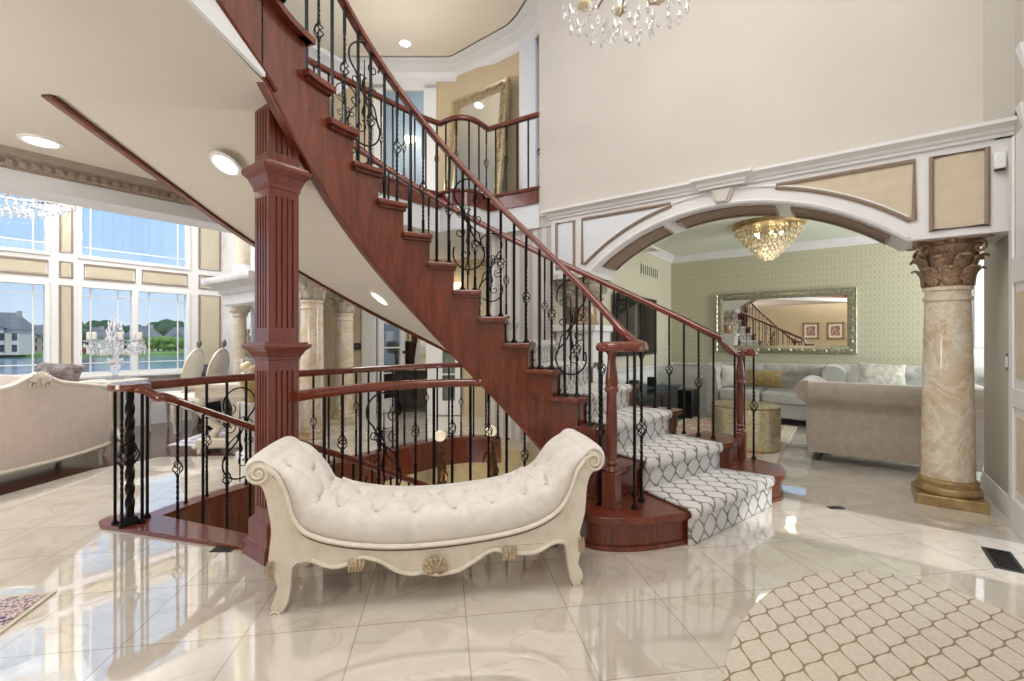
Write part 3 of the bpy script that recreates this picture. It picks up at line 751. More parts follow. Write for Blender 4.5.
# --- stairwell guard on the far side ---
GZ = .93
G3 = thing('guard_railing', 'level railing along the far curved edge of the stairwell', 'railing', c2w(-2.46,2.97))
gp = smooth_path([c2w(*p) for p in WELL]+[c2w(.25,5.4)], 5)
rail_part(G3, [p+Vector((0,0,GZ-.03)) for p in gp])
for i, p in enumerate(resample(gp[4:], .155)):
    baluster(G3, p, GZ-.05, 1 if i % 3 == 1 else 0, cagefrac=.5 if i % 2 else .6)
scroll_panel(G3, c2w(-2.20,3.68,.04), c2w(-2.10,3.87)-c2w(-2.3,3.5), .31, .82)
# nosing strip and wood skirt of the well
Gs = thing('stairwell_edging', 'dark wood edging strip and skirt around the stairwell opening', 'edging', c2w(-2.4,3.0))
ln = [c2w(x, y) for x, y in WELL]
m = MB(); m.sweep(smooth_path(ln,4), [(-.07,0),(-.07,.02),(.07,.02),(.075,.0),(.06,-.012)]); m.build('edging_strip', 'cherry', Gs, bevel=.004)
m = ribbon(smooth_path([c2w(x+.06,y-.02) for x, y in WELL],4), [-.62+.007*i if i < 20 else -.30 for i in range(41)], -.0, .015); m.build('skirt_board', 'cherry', Gs)
near = [(-2.62,2.90),(-2.70,2.97),(-2.71,3.06),(-2.6,3.13),(-2.45,3.11),(-1.15,2.60),(-1.18,2.46),(-1.5,2.59)]
MB().prism([c2w(*p).to_2d() for p in near], -.03, .022).build('top_nosing', 'cherry', Gs, bevel=.008)
ring = [P(1.09, d) for d in range(160, 60, -4)]
m = MB().sweep(ring, [(-.06,-.02),(-.06,.02),(.06,.02),(.06,-.02)]); m.build('edging_strip', 'cherry', Gs, bevel=.004)
m = ribbon(ring, -.5, 0, .02); m.build('skirt_board', 'cherry', Gs)
# --- guard on the near side (inner) ---
G4 = thing('guard_railing', 'level railing from the square cherry column to under the staircase', 'railing', P(1.09,140))
gi = [P(1.12, d) for d in range(167, 94, -3)]
gb = [P(1.12, d) for d in range(167, 70, -3)]
rail_part(G4, [p+Vector((0,0,.885)) for p in gi])
for i, p in enumerate(resample(gb[4:], .135)):
    hgt = .865; dd = 155-i*6.9
    z_lim = bot_in(max(60, dd))-.02
    baluster(G4, p+Vector((0,0,.02)), min(hgt, max(.3, z_lim)), 1 if i % 2 else 0, cagefrac=.62)
scroll_panel(G4, P(1.12,132,.05), P(1.12,131)-P(1.12,133), .30, .84, flip=-1)
# --- basement flight and its descending rail ---
G5 = thing('stair_railing', 'descending handrail of the lower flight curving down from the corner newel', 'railing', c2w(-2.4,2.98))
RB = 2.22
zdr = lambda d: .83-.0191*(163-d)
dsc = [P(RB, d, zdr(d)) for d in range(163, 96, -3)]
st = [c2w(-2.47,2.95,.90), c2w(-2.41,2.92,.90), c2w(-2.36,2.93,.885), c2w(-2.305,2.955,.84)]
rail_part(G5, smooth_path(st+dsc[:2],4)[:-1]+dsc[1:])
m = MB(); nb = c2w(-2.46,2.93); vs = []
for i in range(61):
    z_ = .02+.865*i/60; tw_ = max(0,min(1,(z_-.12)/.28))+max(0,min(1,(z_-.54)/.28)); an_ = PI/4+tw_*PI*1.5
    for q_ in range(4): vs.append((nb.x+.026*math.cos(an_+q_*PI/2), nb.y+.026*math.sin(an_+q_*PI/2), z_))
m.add(vs, [[4*i+j,4*i+(j+1)%4,4*i+4+(j+1)%4,4*i+4+j] for i in range(60) for j in range(4)]+[[3,2,1,0],[240,241,242,243]]); m.stack((nb.x,nb.y),[(.09,.02),(.09,.04),(.06,.07)]); m.build('newel_post', 'iron', G5)
g = MB(); cage(g, c2w(-2.46,2.93,.47), .17, .045, .006); g.build('basket', 'iron', G5)
m = MB(); m.lathe([(0,-.03),(.10,-.03),(.115,-.015),(.11,.01),(.06,.022),(0,.024)], 24, (*c2w(-2.48,2.95).xy,.91)); m.build('volute_cap', 'cherry_rail', G5)
for a_ in range(5):
    an = math.radians(60+72*a_); b = c2w(-2.47+.085*math.cos(an), 2.955+.085*math.sin(an), .02); baluster(G5, b, .89, a_ % 2, cagefrac=.5)
for i in range(14):
    d = 161-4.4*i; zr = zdr(d); b = P(RB, d, max(zr-.95,-2.4)); baluster(G5, b, zr-.03, 1 if i % 2 == 0 else 0, cagefrac=.55)
BS = thing('basement_stairs', 'lower flight of carpeted steps going down into the stairwell', 'stairs', P(1.6,160,-.2))
for j in range(9):
    d1 = 163-DE*j; sector(1.15, 2.28, d1-DE-1, d1, -RIS*(j+1)-.2, -RIS*(j+1), 3).build('step', 'ivory', BS, bevel=.015)
# --- upper balcony railing ---
G6 = thing('balcony_railing', 'upper landing railing with bowed front in front of the tall gilt mirror', 'railing', wu[8].copy()+Vector((0,0,ZU)))
up_path = smooth_path(wu[:6],4)+smooth_path(wu[5:10],4)[1:]+[wu[9].lerp(wu[10],.5), wu[10]]
rail_part(G6, [p+Vector((0,0,ZU+.86)) for p in up_path])
for i, p in enumerate(resample(up_path, .15)): baluster(G6, p+Vector((0,0,ZU)), ZU+.84, [0,1,0,0,1][i % 5], cagefrac=.5)
scroll_panel(G6, c2w(-1.66,4.55,ZU+.06), c2w(-1.4,4.9)-c2w(-1.95,4.17), .28, .8)
m = ribbon(up_path, ZU-.17, ZU, .03); m.sweep(up_path, [(-.02,ZU-.02),(-.02,ZU+.015),(.05,ZU+.015),(.055,ZU-.005),(.045,ZU-.02)])
m.sweep(up_path, [(.02,ZU-.175),(.02,ZU-.15),(.04,ZU-.15),(.04,ZU-.175)])
m.build('fascia_board', 'cherry', G6)
# --- square fluted column carrying the stair ---
ccx, ccy = c2w(-1.343,2.60).xy
KC = thing('square_column', 'square fluted cherry column standing under the curved staircase', 'column', (ccx,ccy,0))
w0 = .168
MB().stack((ccx,ccy), [(w0-.02,.1),(w0-.02,2.53)]).build('core', 'cherry_column', KC)
def fluted(z0, z1, zf0, zf1):
    m = MB(); h = w0/2
    for dx, dy in ((1,0),(-1,0),(0,1),(0,-1)):
        sx, sy = -dy, dx
        def bx(a, b, za, zb, dp):
            p0 = (ccx+dx*(h-.014)+sx*a, ccy+dy*(h-.014)+sy*a); p1 = (ccx+dx*(h+dp)+sx*b, ccy+dy*(h+dp)+sy*b)
            m.box((min(p0[0],p1[0]),min(p0[1],p1[1]),za),(max(p0[0],p1[0]),max(p0[1],p1[1]),zb))
        bx(-h+.002,h-.002,z0,zf0,0); bx(-h+.002,h-.002,zf1,z1,0)
        nf = 4; wd = .0135; gap = (w0-.03-nf*wd)/(nf+1)
        x = -h+.015
        bx(-h+.002, x, zf0, zf1, 0)
        for i in range(nf+1):
            bx(x, x+gap, zf0, zf1, 0); x += gap+wd
        bx(h-.015, h-.002, zf0, zf1, 0)
    return m
fluted(.16,1.09,.27,1.03).build('lower_shaft', 'cherry_column', KC, auto=12)
fluted(1.19,2.04,1.27,2.00).build('upper_shaft', 'cherry_column', KC, auto=12)
fluted(2.18,2.53,2.24,2.48).build('top_shaft', 'cherry_column', KC, auto=12)
crown = lambda z, h: [(w0,z),(w0+.012,z+.004),(w0+.012,z+h*.16),(w0+.03,z+h*.3),(w0+.05,z+h*.5),(w0+.09,z+h*.68),(w0+.10,z+h*.74),(w0+.10,z+h*.86),(w0+.075,z+h*.9),(w0+.07,z+h)]
MB().stack((ccx,ccy), crown(1.09,.10)).build('collar_moulding', 'cherry_column', KC, auto=12)
MB().stack((ccx,ccy), crown(2.04,.14)).build('collar_moulding', 'cherry_column', KC, auto=12)
MB().stack((ccx,ccy), [(.262,0),(.262,.068),(.25,.078),(.232,.088),(.216,.092),(.216,.19),(.205,.2),(.185,.21),(w0,.215)]).build('plinth', 'cherry_column', KC, auto=12)
# ================= marble columns =================
def corinthian(mb, r, z0, h, c, M=None):
    """bell, two rows of curling leaves, corner scrolls"""
    mb.lathe([(r*1.0,z0),(r*1.02,z0+h*.1),(r*.98,z0+h*.4),(r*1.08,z0+h*.66),(r*1.28,z0+h*.84),(r*1.32,z0+h*.9),(r*1.22,z0+h*.93),(r*1.22,z0+h*1.06)], 24, c, M)
    def leaf(a, zb, lh, wd, out):
        ca, sa = math.cos(a), math.sin(a); rows = []
        prof = [(0,.03,.7),(.25,.05,1.0),(.5,.08,1.05),(.72,.15,1.0),(.88,.28,.85),(.97,.42,.6),(.93,.52,.35),(.84,.54,.12)]
        vs = []
        for t, o, w in prof:
            for q in (-1,-.55,0,.55,1):
                rr = r*(1.0+o*out+(.05 if q == 0 else (0 if abs(q) < 1 else .03*((prof.index((t,o,w)) % 2)*2-1)))); ang = a+q*wd*w
                vs.append((c[0]+rr*math.cos(ang), c[1]+rr*math.sin(ang), zb+lh*t))
        n = len(prof); mb.add(vs, [[5*i+j,5*i+j+1,5*i+6+j,5*i+5+j] for i in range(n-1) for j in range(4)]+[[5*i+5+j,5*i+6+j,5*i+j+1,5*i+j] for i in range(0)], True, M)
    for i in range(8): leaf(2*PI*i/8, z0+h*.02, h*.42, .36, 1.0)
    for i in range(8): leaf(2*PI*(i+.5)/8, z0+h*.12, h*.58, .34, 1.25)
    for i in range(4):
        a = PI/4+PI/2*i; d = Vector((math.cos(a),math.sin(a),0))
        for rr0 in (-.13,.13):
            aa = a+rr0*1.6; d2 = Vector((math.cos(aa),math.sin(aa),0))
            pts = [Vector(c)+d2*r*1.0+Vector((0,0,z0+h*.45)), Vector(c)+d2*r*1.18+Vector((0,0,z0+h*.7))]
            cen_ = Vector(c)+d*(r*1.58)+Vector((0,0,z0+h*.80)); side = Vector((-d.y,d.x,0))*(rr0*r*.35)
            for j in range(16):
                an = PI*.95-2*PI*1.35*j/15; rad = h*.16*(1-j/17)
                pts.append(cen_+side+d*(rad*math.cos(an))+Vector((0,0,rad*math.sin(an))))
            mb.tube(pts, r*.075, 6, M=M)
    for i in range(4):      # small inner scrolls
        for sg in (-1,1):
            a = PI/2*i+sg*.16; d = Vector((math.cos(a),math.sin(a),0)); tn = Vector((-d.y,d.x,0))
            cen_ = Vector(c)+d*(r*1.24)+Vector((0,0,z0+h*.76))
            mb.tube([cen_+tn*(sg*h*.09*(1-j/14)*math.cos(2*PI*1.2*j/13+PI/2))+Vector((0,0,h*.09*(1-j/14)*math.sin(2*PI*1.2*j/13+PI/2))) for j in range(14)], r*.05, 5, M=M)
def marble_column(label, x, y, r0, r1, ztop, capmat, shaftmat='column_marble', basemat='gold', group=None, capt='gold', square=False, rz=0):
    t = thing('marble_column', label, 'column', (x,y,0), rz, group)
    b = MB(); b.stack((0,0), [(r0*2.5,0),(r0*2.5,.07),(r0*2.42,.075)]); b.build('plinth', basemat, t, world=False, bevel=.004)
    b = MB(); b.lathe([(r0*1.16,.075),(r0*1.24,.09),(r0*1.25,.105),(r0*1.17,.13),(r0*1.09,.135),(r0*1.1,.15),(r0*1.14,.165),(r0*1.1,.18),(r0*1.02,.185)], 32); b.build('base_moulding', basemat, t, world=False)
    hc = .36; zc = ztop-hc
    zs = .185; n = 12
    sh = MB()
    if square: sh.stack((0,0), [(r0*1.9,zs),(r1*1.9,zc-.12),(r1*2.1,zc-.11),(r1*2.1,zc-.09),(r1*1.9,zc-.08),(r1*1.9,zc-.02),(r1*2.05,zc-.01),(r1*2.05,zc)])
    else: sh.lathe([(r0-(r0-r1)*(i/n)**1.5, zs+(zc-.11-zs)*i/n) for i in range(n+1)]+[(r1*1.0,zc-.105),(r1*1.08,zc-.10),(r1*1.08,zc-.075),(r1*1.0,zc-.07),(r1*1.0,zc-.03),(r1*1.09,zc-.025),(r1*1.09,zc)], 40)
    sh.build('shaft', shaftmat, t, world=False, auto=40)
    cp = MB(); corinthian(cp, r1*1.02, zc, hc-.03, (0,0,0)); o = cp.build('capital', capmat, t, world=False, auto=50); md = o.modifiers.new('sol','SOLIDIFY'); md.thickness = .008
    ab = MB(); w = r1*3.25
    out = []
    for i in range(4):
        a = PI/4+PI/2*i; p = Vector((math.cos(a),math.sin(a)))*w*.68; q = Vector((math.cos(a+PI/2),math.sin(a+PI/2)))*w*.68
        tn = Vector((-math.sin(a),math.cos(a)))*.02
        out += [p-tn, p+tn]; mid = (p+q)/2; 
        for f_ in (.25,.5,.75): pt = p.lerp(q,f_); out.append(pt - mid.normalized()*(.10*w*(1-(2*f_-1)**2)))
    ab.prism([tuple(v) for v in out], ztop-.035, ztop-.012); ab.prism([(v.x*1.04,v.y*1.04) for v in out], ztop-.014, ztop)
    for i in range(4):
        a = PI/2*i; ab.ball((math.cos(a)*w*.40, math.sin(a)*w*.40, ztop-.03), .034, 10)
    ab.build('abacus', capt, t, world=False, auto=40)
    return t
marble_column('tan marble column with a gilded leafy capital under the right end of the arch', .60, 4.66, .152, .128, 1.955, 'antique_gilt', capt='antique_gilt')
# left capital on its white pedestal
t = thing('column_capital', 'dark carved leafy capital on the white pedestal under the left end of the arch', 'capital', (-2.43,4.66,1.37))
m = MB(); m.lathe([(.17,0),(.18,.02),(.16,.05),(.15,.18),(.16,.22)], 24); m.build('drum', 'antique_gilt', t, world=False)
m = MB(); corinthian(m, .16, .2, .26, (0,0,0)); o = m.build('leaf_bell', 'capital_stone', t, world=False, auto=50); md = o.modifiers.new('sol','SOLIDIFY'); md.thickness = .008
MB().stack((0,0), [(.40,.46),(.43,.48),(.45,.50)]).build('abacus', 'capital_stone', t, world=False)
GA = math.radians(45)
for (px, D, lab) in ((312,5.27,'pale marble pillar with a carved grey capital, just right of the square cherry column'),(344.5,6.62,'pale marble pillar with a carved grey capital, behind and right of its twin')):
    p = c2w((px-512)/F*D, D); marble_column(lab, p.x, p.y, .132, .12, 2.02 if D < 6 else 1.95, 'capital_stone', 'column_marble', 'column_marble', 'marble pillars in the hall', 'capital_stone', rz=A)

# ================= tufted bench =================
BX, BD, BA = -1.02, 1.996, math.radians(9.7)
def bs(zx, zy):
    px, py = 230+zx/2.626, 410+zy/2.626; q = (px-512)/F
    s = (q*BD-BX)/(math.cos(BA)-math.sin(BA)*q); D = BD+s*math.sin(BA)
    return (s, H-(py-Y0)/F*D)
B = thing('tufted_bench', 'cream carved bench with scrolled arms and button tufted seat in front of the staircase', 'bench', c2w(BX,BD), BA+A)
Lz = [(95,150),(125,176),(150,230),(166,285),(205,325),(300,350),(440,358),(600,345),(760,315),(848,275),(888,225),(912,160),(938,122)]
low_z = [(945,108),(965,110),(978,125),(972,150),(950,166),(938,200),(932,270),(918,325),(926,350),(918,385),(914,415),(924,435),(926,455),(915,470),(900,471),(893,450),(888,420),(884,375),(876,350),(850,350),(800,376),(735,378),(690,370),(640,400),(600,423),(570,430),(540,434),(510,428),(480,433),(440,425),(390,398),(345,390),(315,405),(270,415),(215,398),(168,408),(160,440),(158,480),(151,520),(140,542),(126,551),(112,548),(106,534),(115,512),(124,475),(116,440),(101,412),(104,370),(108,320),(101,270),(92,225),(80,200),(56,192),(45,165),(55,145),(72,139)]
Lp = [bs(*p) for p in Lz]; Fp = Lp + [bs(*p) for p in low_z]
def dens(pts, k=4): return [tuple(v) for v in smooth_path([Vector(p) for p in pts], k)]
Fd = dens(Fp+[Fp[0]],3)[:-1]
zmin = min(p[1] for p in Fd)
Fd = [(s, z-zmin if z < .1 else z) for s, z in Fd]
MXZ = Matrix(((1,0,0,0),(0,0,1,0),(0,1,0,0),(0,0,0,1)))
BDp = .46
for y0, y1, nm in ((0,.04,'front_frame'),(BDp-.04,BDp,'rear_frame')):
    o = MB().prism(Fd, y0, y1, MXZ).build(nm, 'antique_cream', B, world=False, bevel=.008, auto=40)
    if nm == 'front_frame': FR = o
Ld = dens(Lp,5)
m = MB(); m.tube([(s,-.004,z) for s, z in Ld], .011, 6); m.build('seat_moulding', 'antique_cream', FR, world=False)
m = MB(); m.tube([(s,-.004,z-.017) for s, z in Ld[3:-3]], .0028, 4); m.build('glaze_line', 'antique_line', FR, world=False)
ap = [bs(*p) for p in low_z[18:35]]; apd = dens(ap,4)
m = MB(); m.tube([(s,-.005,z+.008) for s, z in apd], .010, 6); m.build('apron_moulding', 'antique_cream', FR, world=False)
for cz, fl in (((76,166),1),((955,134),-1)):
    c_ = bs(*cz); m = MB(); m.tube([(c_[0]-fl*x,-.006,c_[1]+z) for x, z in spiral((0,0),.006,.046,PI*.2,1.9,40)], .0075, 6)
    m.lathe([(.0,-.012),(.012,-.012),(.016,-.004),(.048,.0)], 16, M=Matrix.Translation((c_[0],0,c_[1])) @ Matrix.Rotation(PI/2,4,'X') @ Matrix.Rotation(PI,4,'X')); m.build('arm_scroll', 'antique_cream', FR, world=False)
def shell(mb, c, r, up=1):
    for i in range(7):
        a = math.radians(-66+22*i) ; d = Vector((math.sin(a),0,math.cos(a)*up))
        L = r*(1-.12*abs(i-3)/3)
        mb.tube([Vector((c[0],-.008,c[1]-up*r*.35)), Vector((c[0],-.020,c[1]-up*r*.35))+d*L*.55, Vector((c[0],-.022,c[1]-up*r*.35))+d*L, Vector((c[0],-.010,c[1]-up*r*.35))+d*L*1.12], [.005,.010,.013,.007], 6)
    for s in (-1,1): mb.tube([(c[0]+s*(r*.3+x),-.012,c[1]-up*r*.35+z) for x, z in spiral((0,0),.003,r*.34,0,1.3,16)], .006, 5)
m = MB(); shell(m, bs(540,408), .062); m.build('shell_carving', 'pale_gilt', FR, world=False)
for cz in ((332,404),(733,374)):
    m = MB(); c_ = bs(*cz)
    for i in range(5): m.tube([(c_[0]-.03+.012*i,-.006,c_[1]-.03),(c_[0]-.026+.014*i,-.02,c_[1]),(c_[0]-.034+.017*i,-.010,c_[1]+.03)], [.006,.009,.004], 5)
    m.build('leaf_carving', 'pale_gilt', FR, world=False)
for cz in ((108,418),(921,352)):
    m = MB(); c_ = bs(*cz)
    for i in range(3): m.tube([(c_[0]-.008+.008*i,-.004,c_[1]-.035),(c_[0]-.01+.01*i,-.013,c_[1]),(c_[0]-.012+.012*i,-.006,c_[1]+.035)], [.004,.007,.003], 5)
    m.build('knee_carving', 'pale_gilt', FR, world=False)
# end boards between the two frames
for seg in (low_z[2:9], low_z[-12:-2]):
    pts = dens([bs(*p) for p in seg],3)
    MB().surf(lambda u, v: Vector((*[pts[min(len(pts)-1,int(round(u*(len(pts)-1))))][0]],.03+(BDp-.06)*v,pts[min(len(pts)-1,int(round(u*(len(pts)-1))))][1])), len(pts)-1, 1).build('end_board', 'antique_cream', B, world=False, solid=.02)
MB().box((.1,.03,.235),(1.33,BDp-.03,.26)).build('under_lining', 'ivory', B, world=False)
for cz, fl in (((116,540),1),((913,462),-1)):
    c_ = bs(*cz); m = MB(); m.tube([(c_[0]-fl*x,-.005,c_[1]+z) for x, z in spiral((0,0),.004,.022,PI*.1,1.6,24)], .005, 6); m.build('foot_scroll', 'antique_cream', FR, world=False)
# feet pads
for s_, y_ in ((bs(118,548)[0],.02),(bs(912,470)[0],.02),(bs(118,548)[0],BDp-.02),(bs(912,470)[0],BDp-.02)):
    MB().lathe([(.014,-.001),(.016,.006),(.014,.012)], 10, (s_+.006,y_,0)).build('foot_pad', 'rubber', B, world=False)
# upholstery
Up = [(50,176),(46,160),(58,145),(76,139)]+Lz+[(950,108),(966,110),(977,125),(973,146)]
Ud = resample([Vector(p) for p in dens([bs(*p) for p in Up],5)], .0085)
NS = len(Ud)-1
def unorm(i):
    t = (Ud[min(i+1,NS)]-Ud[max(i-1,0)]); t.normalize(); return Vector((-t.y,t.x))
arcL = [0]
for a_, b_ in zip(Ud, Ud[1:]): arcL.append(arcL[-1]+(b_-a_).length)
tot = arcL[-1]
def thick(s):
    e = min(s, tot-s); return .024+.112*max(0,min(1,(e-.13)/.34))**.9
vprof = [(0,0),(-.012,.3),(-.008,.6),(.004,.86),(.03,1.0)]+[(.03+(BDp-.06)*i/34,1.0+.22*math.sin(PI*i/34)) for i in range(1,35)]+[(BDp-.004,.86),(BDp+.008,.6),(BDp+.012,.3),(BDp,0)]
vprof = [(y+.0 if y > .1 else y+.012, h) for y, h in vprof]
tufts = []
for r_, yy in ((0,.10),(1,.23),(2,.36)):
    n_ = 9
    for i in range(n_): 
        s_ = tot*(.085+.83*(i+(.5 if r_ == 1 else 0))/n_)
        if r_ != 1 or i < n_-1 or True: tufts.append((s_, yy))
creases = [(a, b) for i, a in enumerate(tufts) for b in tufts[i+1:] if abs(a[1]-b[1]) > .05 and abs(a[1]-b[1]) < .2 and abs(a[0]-b[0]) < tot*.07]
creases += [(a, (a[0],.0)) for a in tufts if a[1] < .15]
def cush(u, v):
    i = int(round(u*NS)); j = int(round(v*(len(vprof)-1))); y, h = vprof[j]; s = arcL[i]
    t_ = thick(s); n_ = unorm(i); d = h*t_
    if h > .9:
        pil = 0; cr = 0
        for ts, ty in tufts:
            rr = ((s-ts)/.032)**2+((y-ty)/.032)**2
            if rr < 9: pil += math.exp(-rr)
        for (sa, ya_), (sb, yb_) in creases:
            if abs(s-(sa+sb)/2) > .13: continue
            dx_, dy_ = sb-sa, yb_-ya_; t2 = max(0,min(1,((s-sa)*dx_+(y-ya_)*dy_)/(dx_*dx_+dy_*dy_)))
            q2 = ((s-sa-dx_*t2)**2+(y-ya_-dy_*t2)**2)/.012**2
            if q2 < 9: cr = max(cr, math.exp(-q2))
        d -= min(1,pil)*.034*min(1,t_/.06)
        d += .006-.011*cr*min(1,t_/.06)
    p = Ud[i]+n_*d
    return Vector((p.x, y, p.y))
CU = MB().surf(cush, NS, len(vprof)-1).build('tufted_seat', 'cream_chenille', B, world=False, auto=60, sub=1)
for ts, ty in tufts:
    i = min(range(NS+1), key=lambda q: abs(arcL[q]-ts)); hh = 1+.22*math.sin(PI*max(0,min(1,(ty-.03)/(BDp-.06))))
    p = Ud[i]+unorm(i)*(hh*thick(ts)-.034*min(1,thick(ts)/.06)+.006); MB().ball((p.x,ty,p.y), .010, 6).build('button', 'cream_chenille', CU, world=False)

# ================= foyer floor pieces =================
t = tag(MB().lathe([(0,.0),(1.0,.0),(1.01,.006),(1.0,.012),(0,.012)], 64, (0,0,0), Matrix.Translation((.262,1.96,0)) @ Matrix.Diagonal((.628,1.06,1,1))).build('oval_rug', 'rug_trellis', auto=30), 'oval beige rug with a brown trellis pattern on the marble floor', 'rug')
pc = [at_z(*p) for p in ((0,599),(56,592),(0,634))]
M_ = [at_z(-70,606), at_z(57,592), at_z(-20,650), at_z(-150,670)]
t = thing('patterned_rug', 'corner of a pinkish red figured rug at the lower left of the foyer', 'rug', at_z(0,615))
MB().prism([p.to_2d() for p in M_], 0, .008).build('border', 'rug_border', t)
cM = sum((p for p in M_), Vector())/4
MB().prism([(p.lerp(cM,.10)).to_2d() for p in M_], .002, .010).build('field', 'persian_red', t)
# floor register by the wall
q0, q1, q2 = at_z(982,548), at_z(1010,555), at_z(1021,572)
t = thing('floor_register', 'dark slatted floor vent beside the right wall', 'vent', at_z(1002,560))
cx_, cy_ = at_z(1003,560).xy
MB().box((cx_-.06,cy_-.15,-.004),(cx_+.06,cy_+.15,.006)).build('frame', 'grille', t, bevel=.003)
m = MB()
for i in range(9): m.box((cx_-.045,cy_-.13+.03*i,.005),(cx_+.045,cy_-.115+.03*i,.011))
m.build('louvres', 'black', t)
for (px, py, lab, sz) in ((836,508,'small dark floor outlet plate on the marble near the marble column',(.05,.025)),(224,549,'small dark floor outlet plate at the foot of the square cherry column',(.06,.04))):
    p = at_z(px, py); t = thing('floor_outlet', lab, 'floor outlet', p, A)
    MB().box((-sz[0],-sz[1],-.002),(sz[0],sz[1],.005)).build('cover_plate', 'grille', t, world=False, bevel=.002)
    MB().lathe([(sz[1]*.5,.005),(sz[1]*.5,.007),(0,.007)], 12).build('cap', 'black', t, world=False)

# ================= sitting room beyond the arch =================
FX0, FX1, FY, ZS = -2.62, 4.2, 8.5, 2.74
struct(MB().box((FX0-.15,FY,0),(FX1,FY+.15,ZS+.1)).build('wall_back', 'damask'), 'back wall with green and gold damask wallpaper', 'wall')
struct(MB().box((FX0-.15,AY0+.12,0),(FX0,FY,ZS+.1)).build('wall_left', 'olive_wall'), 'plain pale olive side wall of the sitting room', 'wall')
struct(MB().box((FX0,AY1-.02,ZS),(FX1,FY,ZS+.1)).build('ceiling_sitting', 'green_ceiling'), 'pale ceiling of the sitting room', 'ceiling')
m = MB(); m.box((FX0,FY-.03,0),(FX1,FY,.76)); m.box((FX0,AY1,0),(FX0+.03,FY,.76)); m.sweep([Vector((FX0+.03,AY1,.74)),Vector((FX0+.03,FY-.03,.74)),Vector((FX1,FY-.03,.74))], [(0,0),(.02,.01),(.035,.04),(.03,.055),(0,.06)])
for i in range(6): m.box((-2.4+.62*i,FY-.042,.20),(-2.4+.62*i+.5,FY-.028,.66))
for i in range(5): m.box((FX0+.028,5.1+.66*i,.20),(FX0+.042,5.1+.66*i+.54,.66))
struct(m.build('trim_wainscot', 'white_paint', bevel=.006), 'white panelled wainscot below the wallpaper', 'trim')
crn = [(0,0),(.012,0),(.02,.03),(.05,.06),(.075,.095),(.09,.10),(.09,.12),(0,.12)]
struct(MB().sweep([Vector((FX0,AY1,ZS-.12)),Vector((FX0,FY,ZS-.12)),Vector((FX1,FY,ZS-.12))], crn).build('trim_crown', 'white_paint'), 'white crown moulding around the sitting room ceiling', 'trim')
struct(MB().sweep([Vector((FX0+.03,AY1,0)),Vector((FX0+.03,FY-.03,0)),Vector((FX1,FY-.03,0))], bp).build('baseboard_sitting', 'white_paint'))
m = MB(); m.box((1.22,FY-.05,0),(2.4,FY-.031,2.3))
D1 = struct(m.build('door_1', 'white_paint'), 'white panelled door and casing behind the marble column', 'door')
m = MB(); 
for x0, x1, z0, z1 in ((1.34,1.78,.2,.95),(1.86,2.28,.2,.95),(1.34,1.78,1.1,2.15),(1.86,2.28,1.1,2.15)): m.box((x0,FY-.065,z0),(x1,FY-.049,z1))
m.build('door_panel', 'white_paint', D1, bevel=.008)
# big mirror
mx0, mx1, mz0, mz1 = -1.835, .116, 1.0, 2.0
t = thing('wall_mirror', 'long carved silver framed mirror on the damask wall', 'mirror', ((mx0+mx1)/2,FY-.03,mz0))
m = MB(); fw = .12
for (a, b) in (((mx0,mz0),(mx1,mz0)),((mx1,mz0),(mx1,mz1)),((mx1,mz1),(mx0,mz1)),((mx0,mz1),(mx0,mz0))): pass
loop = lambda d, y: [Vector((mx0+d,y,mz0+d)),Vector((mx1-d,y,mz0+d)),Vector((mx1-d,y,mz1-d)),Vector((mx0+d,y,mz1-d))]
def ringframe(mb, L1, L2):
    mb.add(L1+L2, [[i,(i+1)%4,4+(i+1)%4,4+i] for i in range(4)])
ringframe(m, loop(0,FY-.002), loop(0,FY-.045)); ringframe(m, loop(0,FY-.045), loop(.015,FY-.06)); ringframe(m, loop(.015,FY-.06), loop(.03,FY-.045)); ringframe(m, loop(.03,FY-.045), loop(.075,FY-.05)); ringframe(m, loop(.075,FY-.05), loop(fw,FY-.035)); ringframe(m, loop(fw,FY-.035), loop(fw,FY-.01))
FRM = m.build('frame', 'silver_frame', t, auto=20)
m = MB()
per = loop(.052,FY-.05)
for i in range(4):
    a, b = per[i], per[(i+1)%4]; n_ = max(4,int((b-a).length/.075)); d = (b-a).normalized(); sd = Vector((0,1,0)).cross(d)
    for j in range(n_):
        c_ = a.lerp(b,(j+.5)/n_); s_ = 1 if j % 2 else -1
        m.tube([c_-d*.035-sd*.016*s_, c_-d*.012+sd*.016*s_+Vector((0,-.008,0)), c_+d*.012-sd*.012*s_+Vector((0,-.010,0)), c_+d*.034+sd*.016*s_], [.004,.009,.009,.003], 5)
m.build('carving', 'silver_frame', FRM)
MB().box((mx0+fw-.005,FY-.03,mz0+fw-.005),(mx1-fw+.005,FY-.022,mz1-fw+.005)).build('looking_glass', 'mirror', t)
# air grille
p0, p1 = on_x(640,264,FX0), on_x(657,279,FX0); vz = p1.z-.02
t = thing('air_grille', 'small slatted air grille high on the olive side wall', 'vent', (FX0,(p0.y+p1.y)/2,vz))
MB().box((FX0,p0.y,vz),(FX0+.012,p1.y,vz+.2)).build('frame', 'olive_wall', t, bevel=.003)
m = MB()
for i in range(9): yy = p0.y+.03+(p1.y-p0.y-.06)*i/8; m.box((FX0+.008,yy-.014,vz+.025),(FX0+.016,yy+.012,vz+.175))
m.build('louvres', 'grille', t)
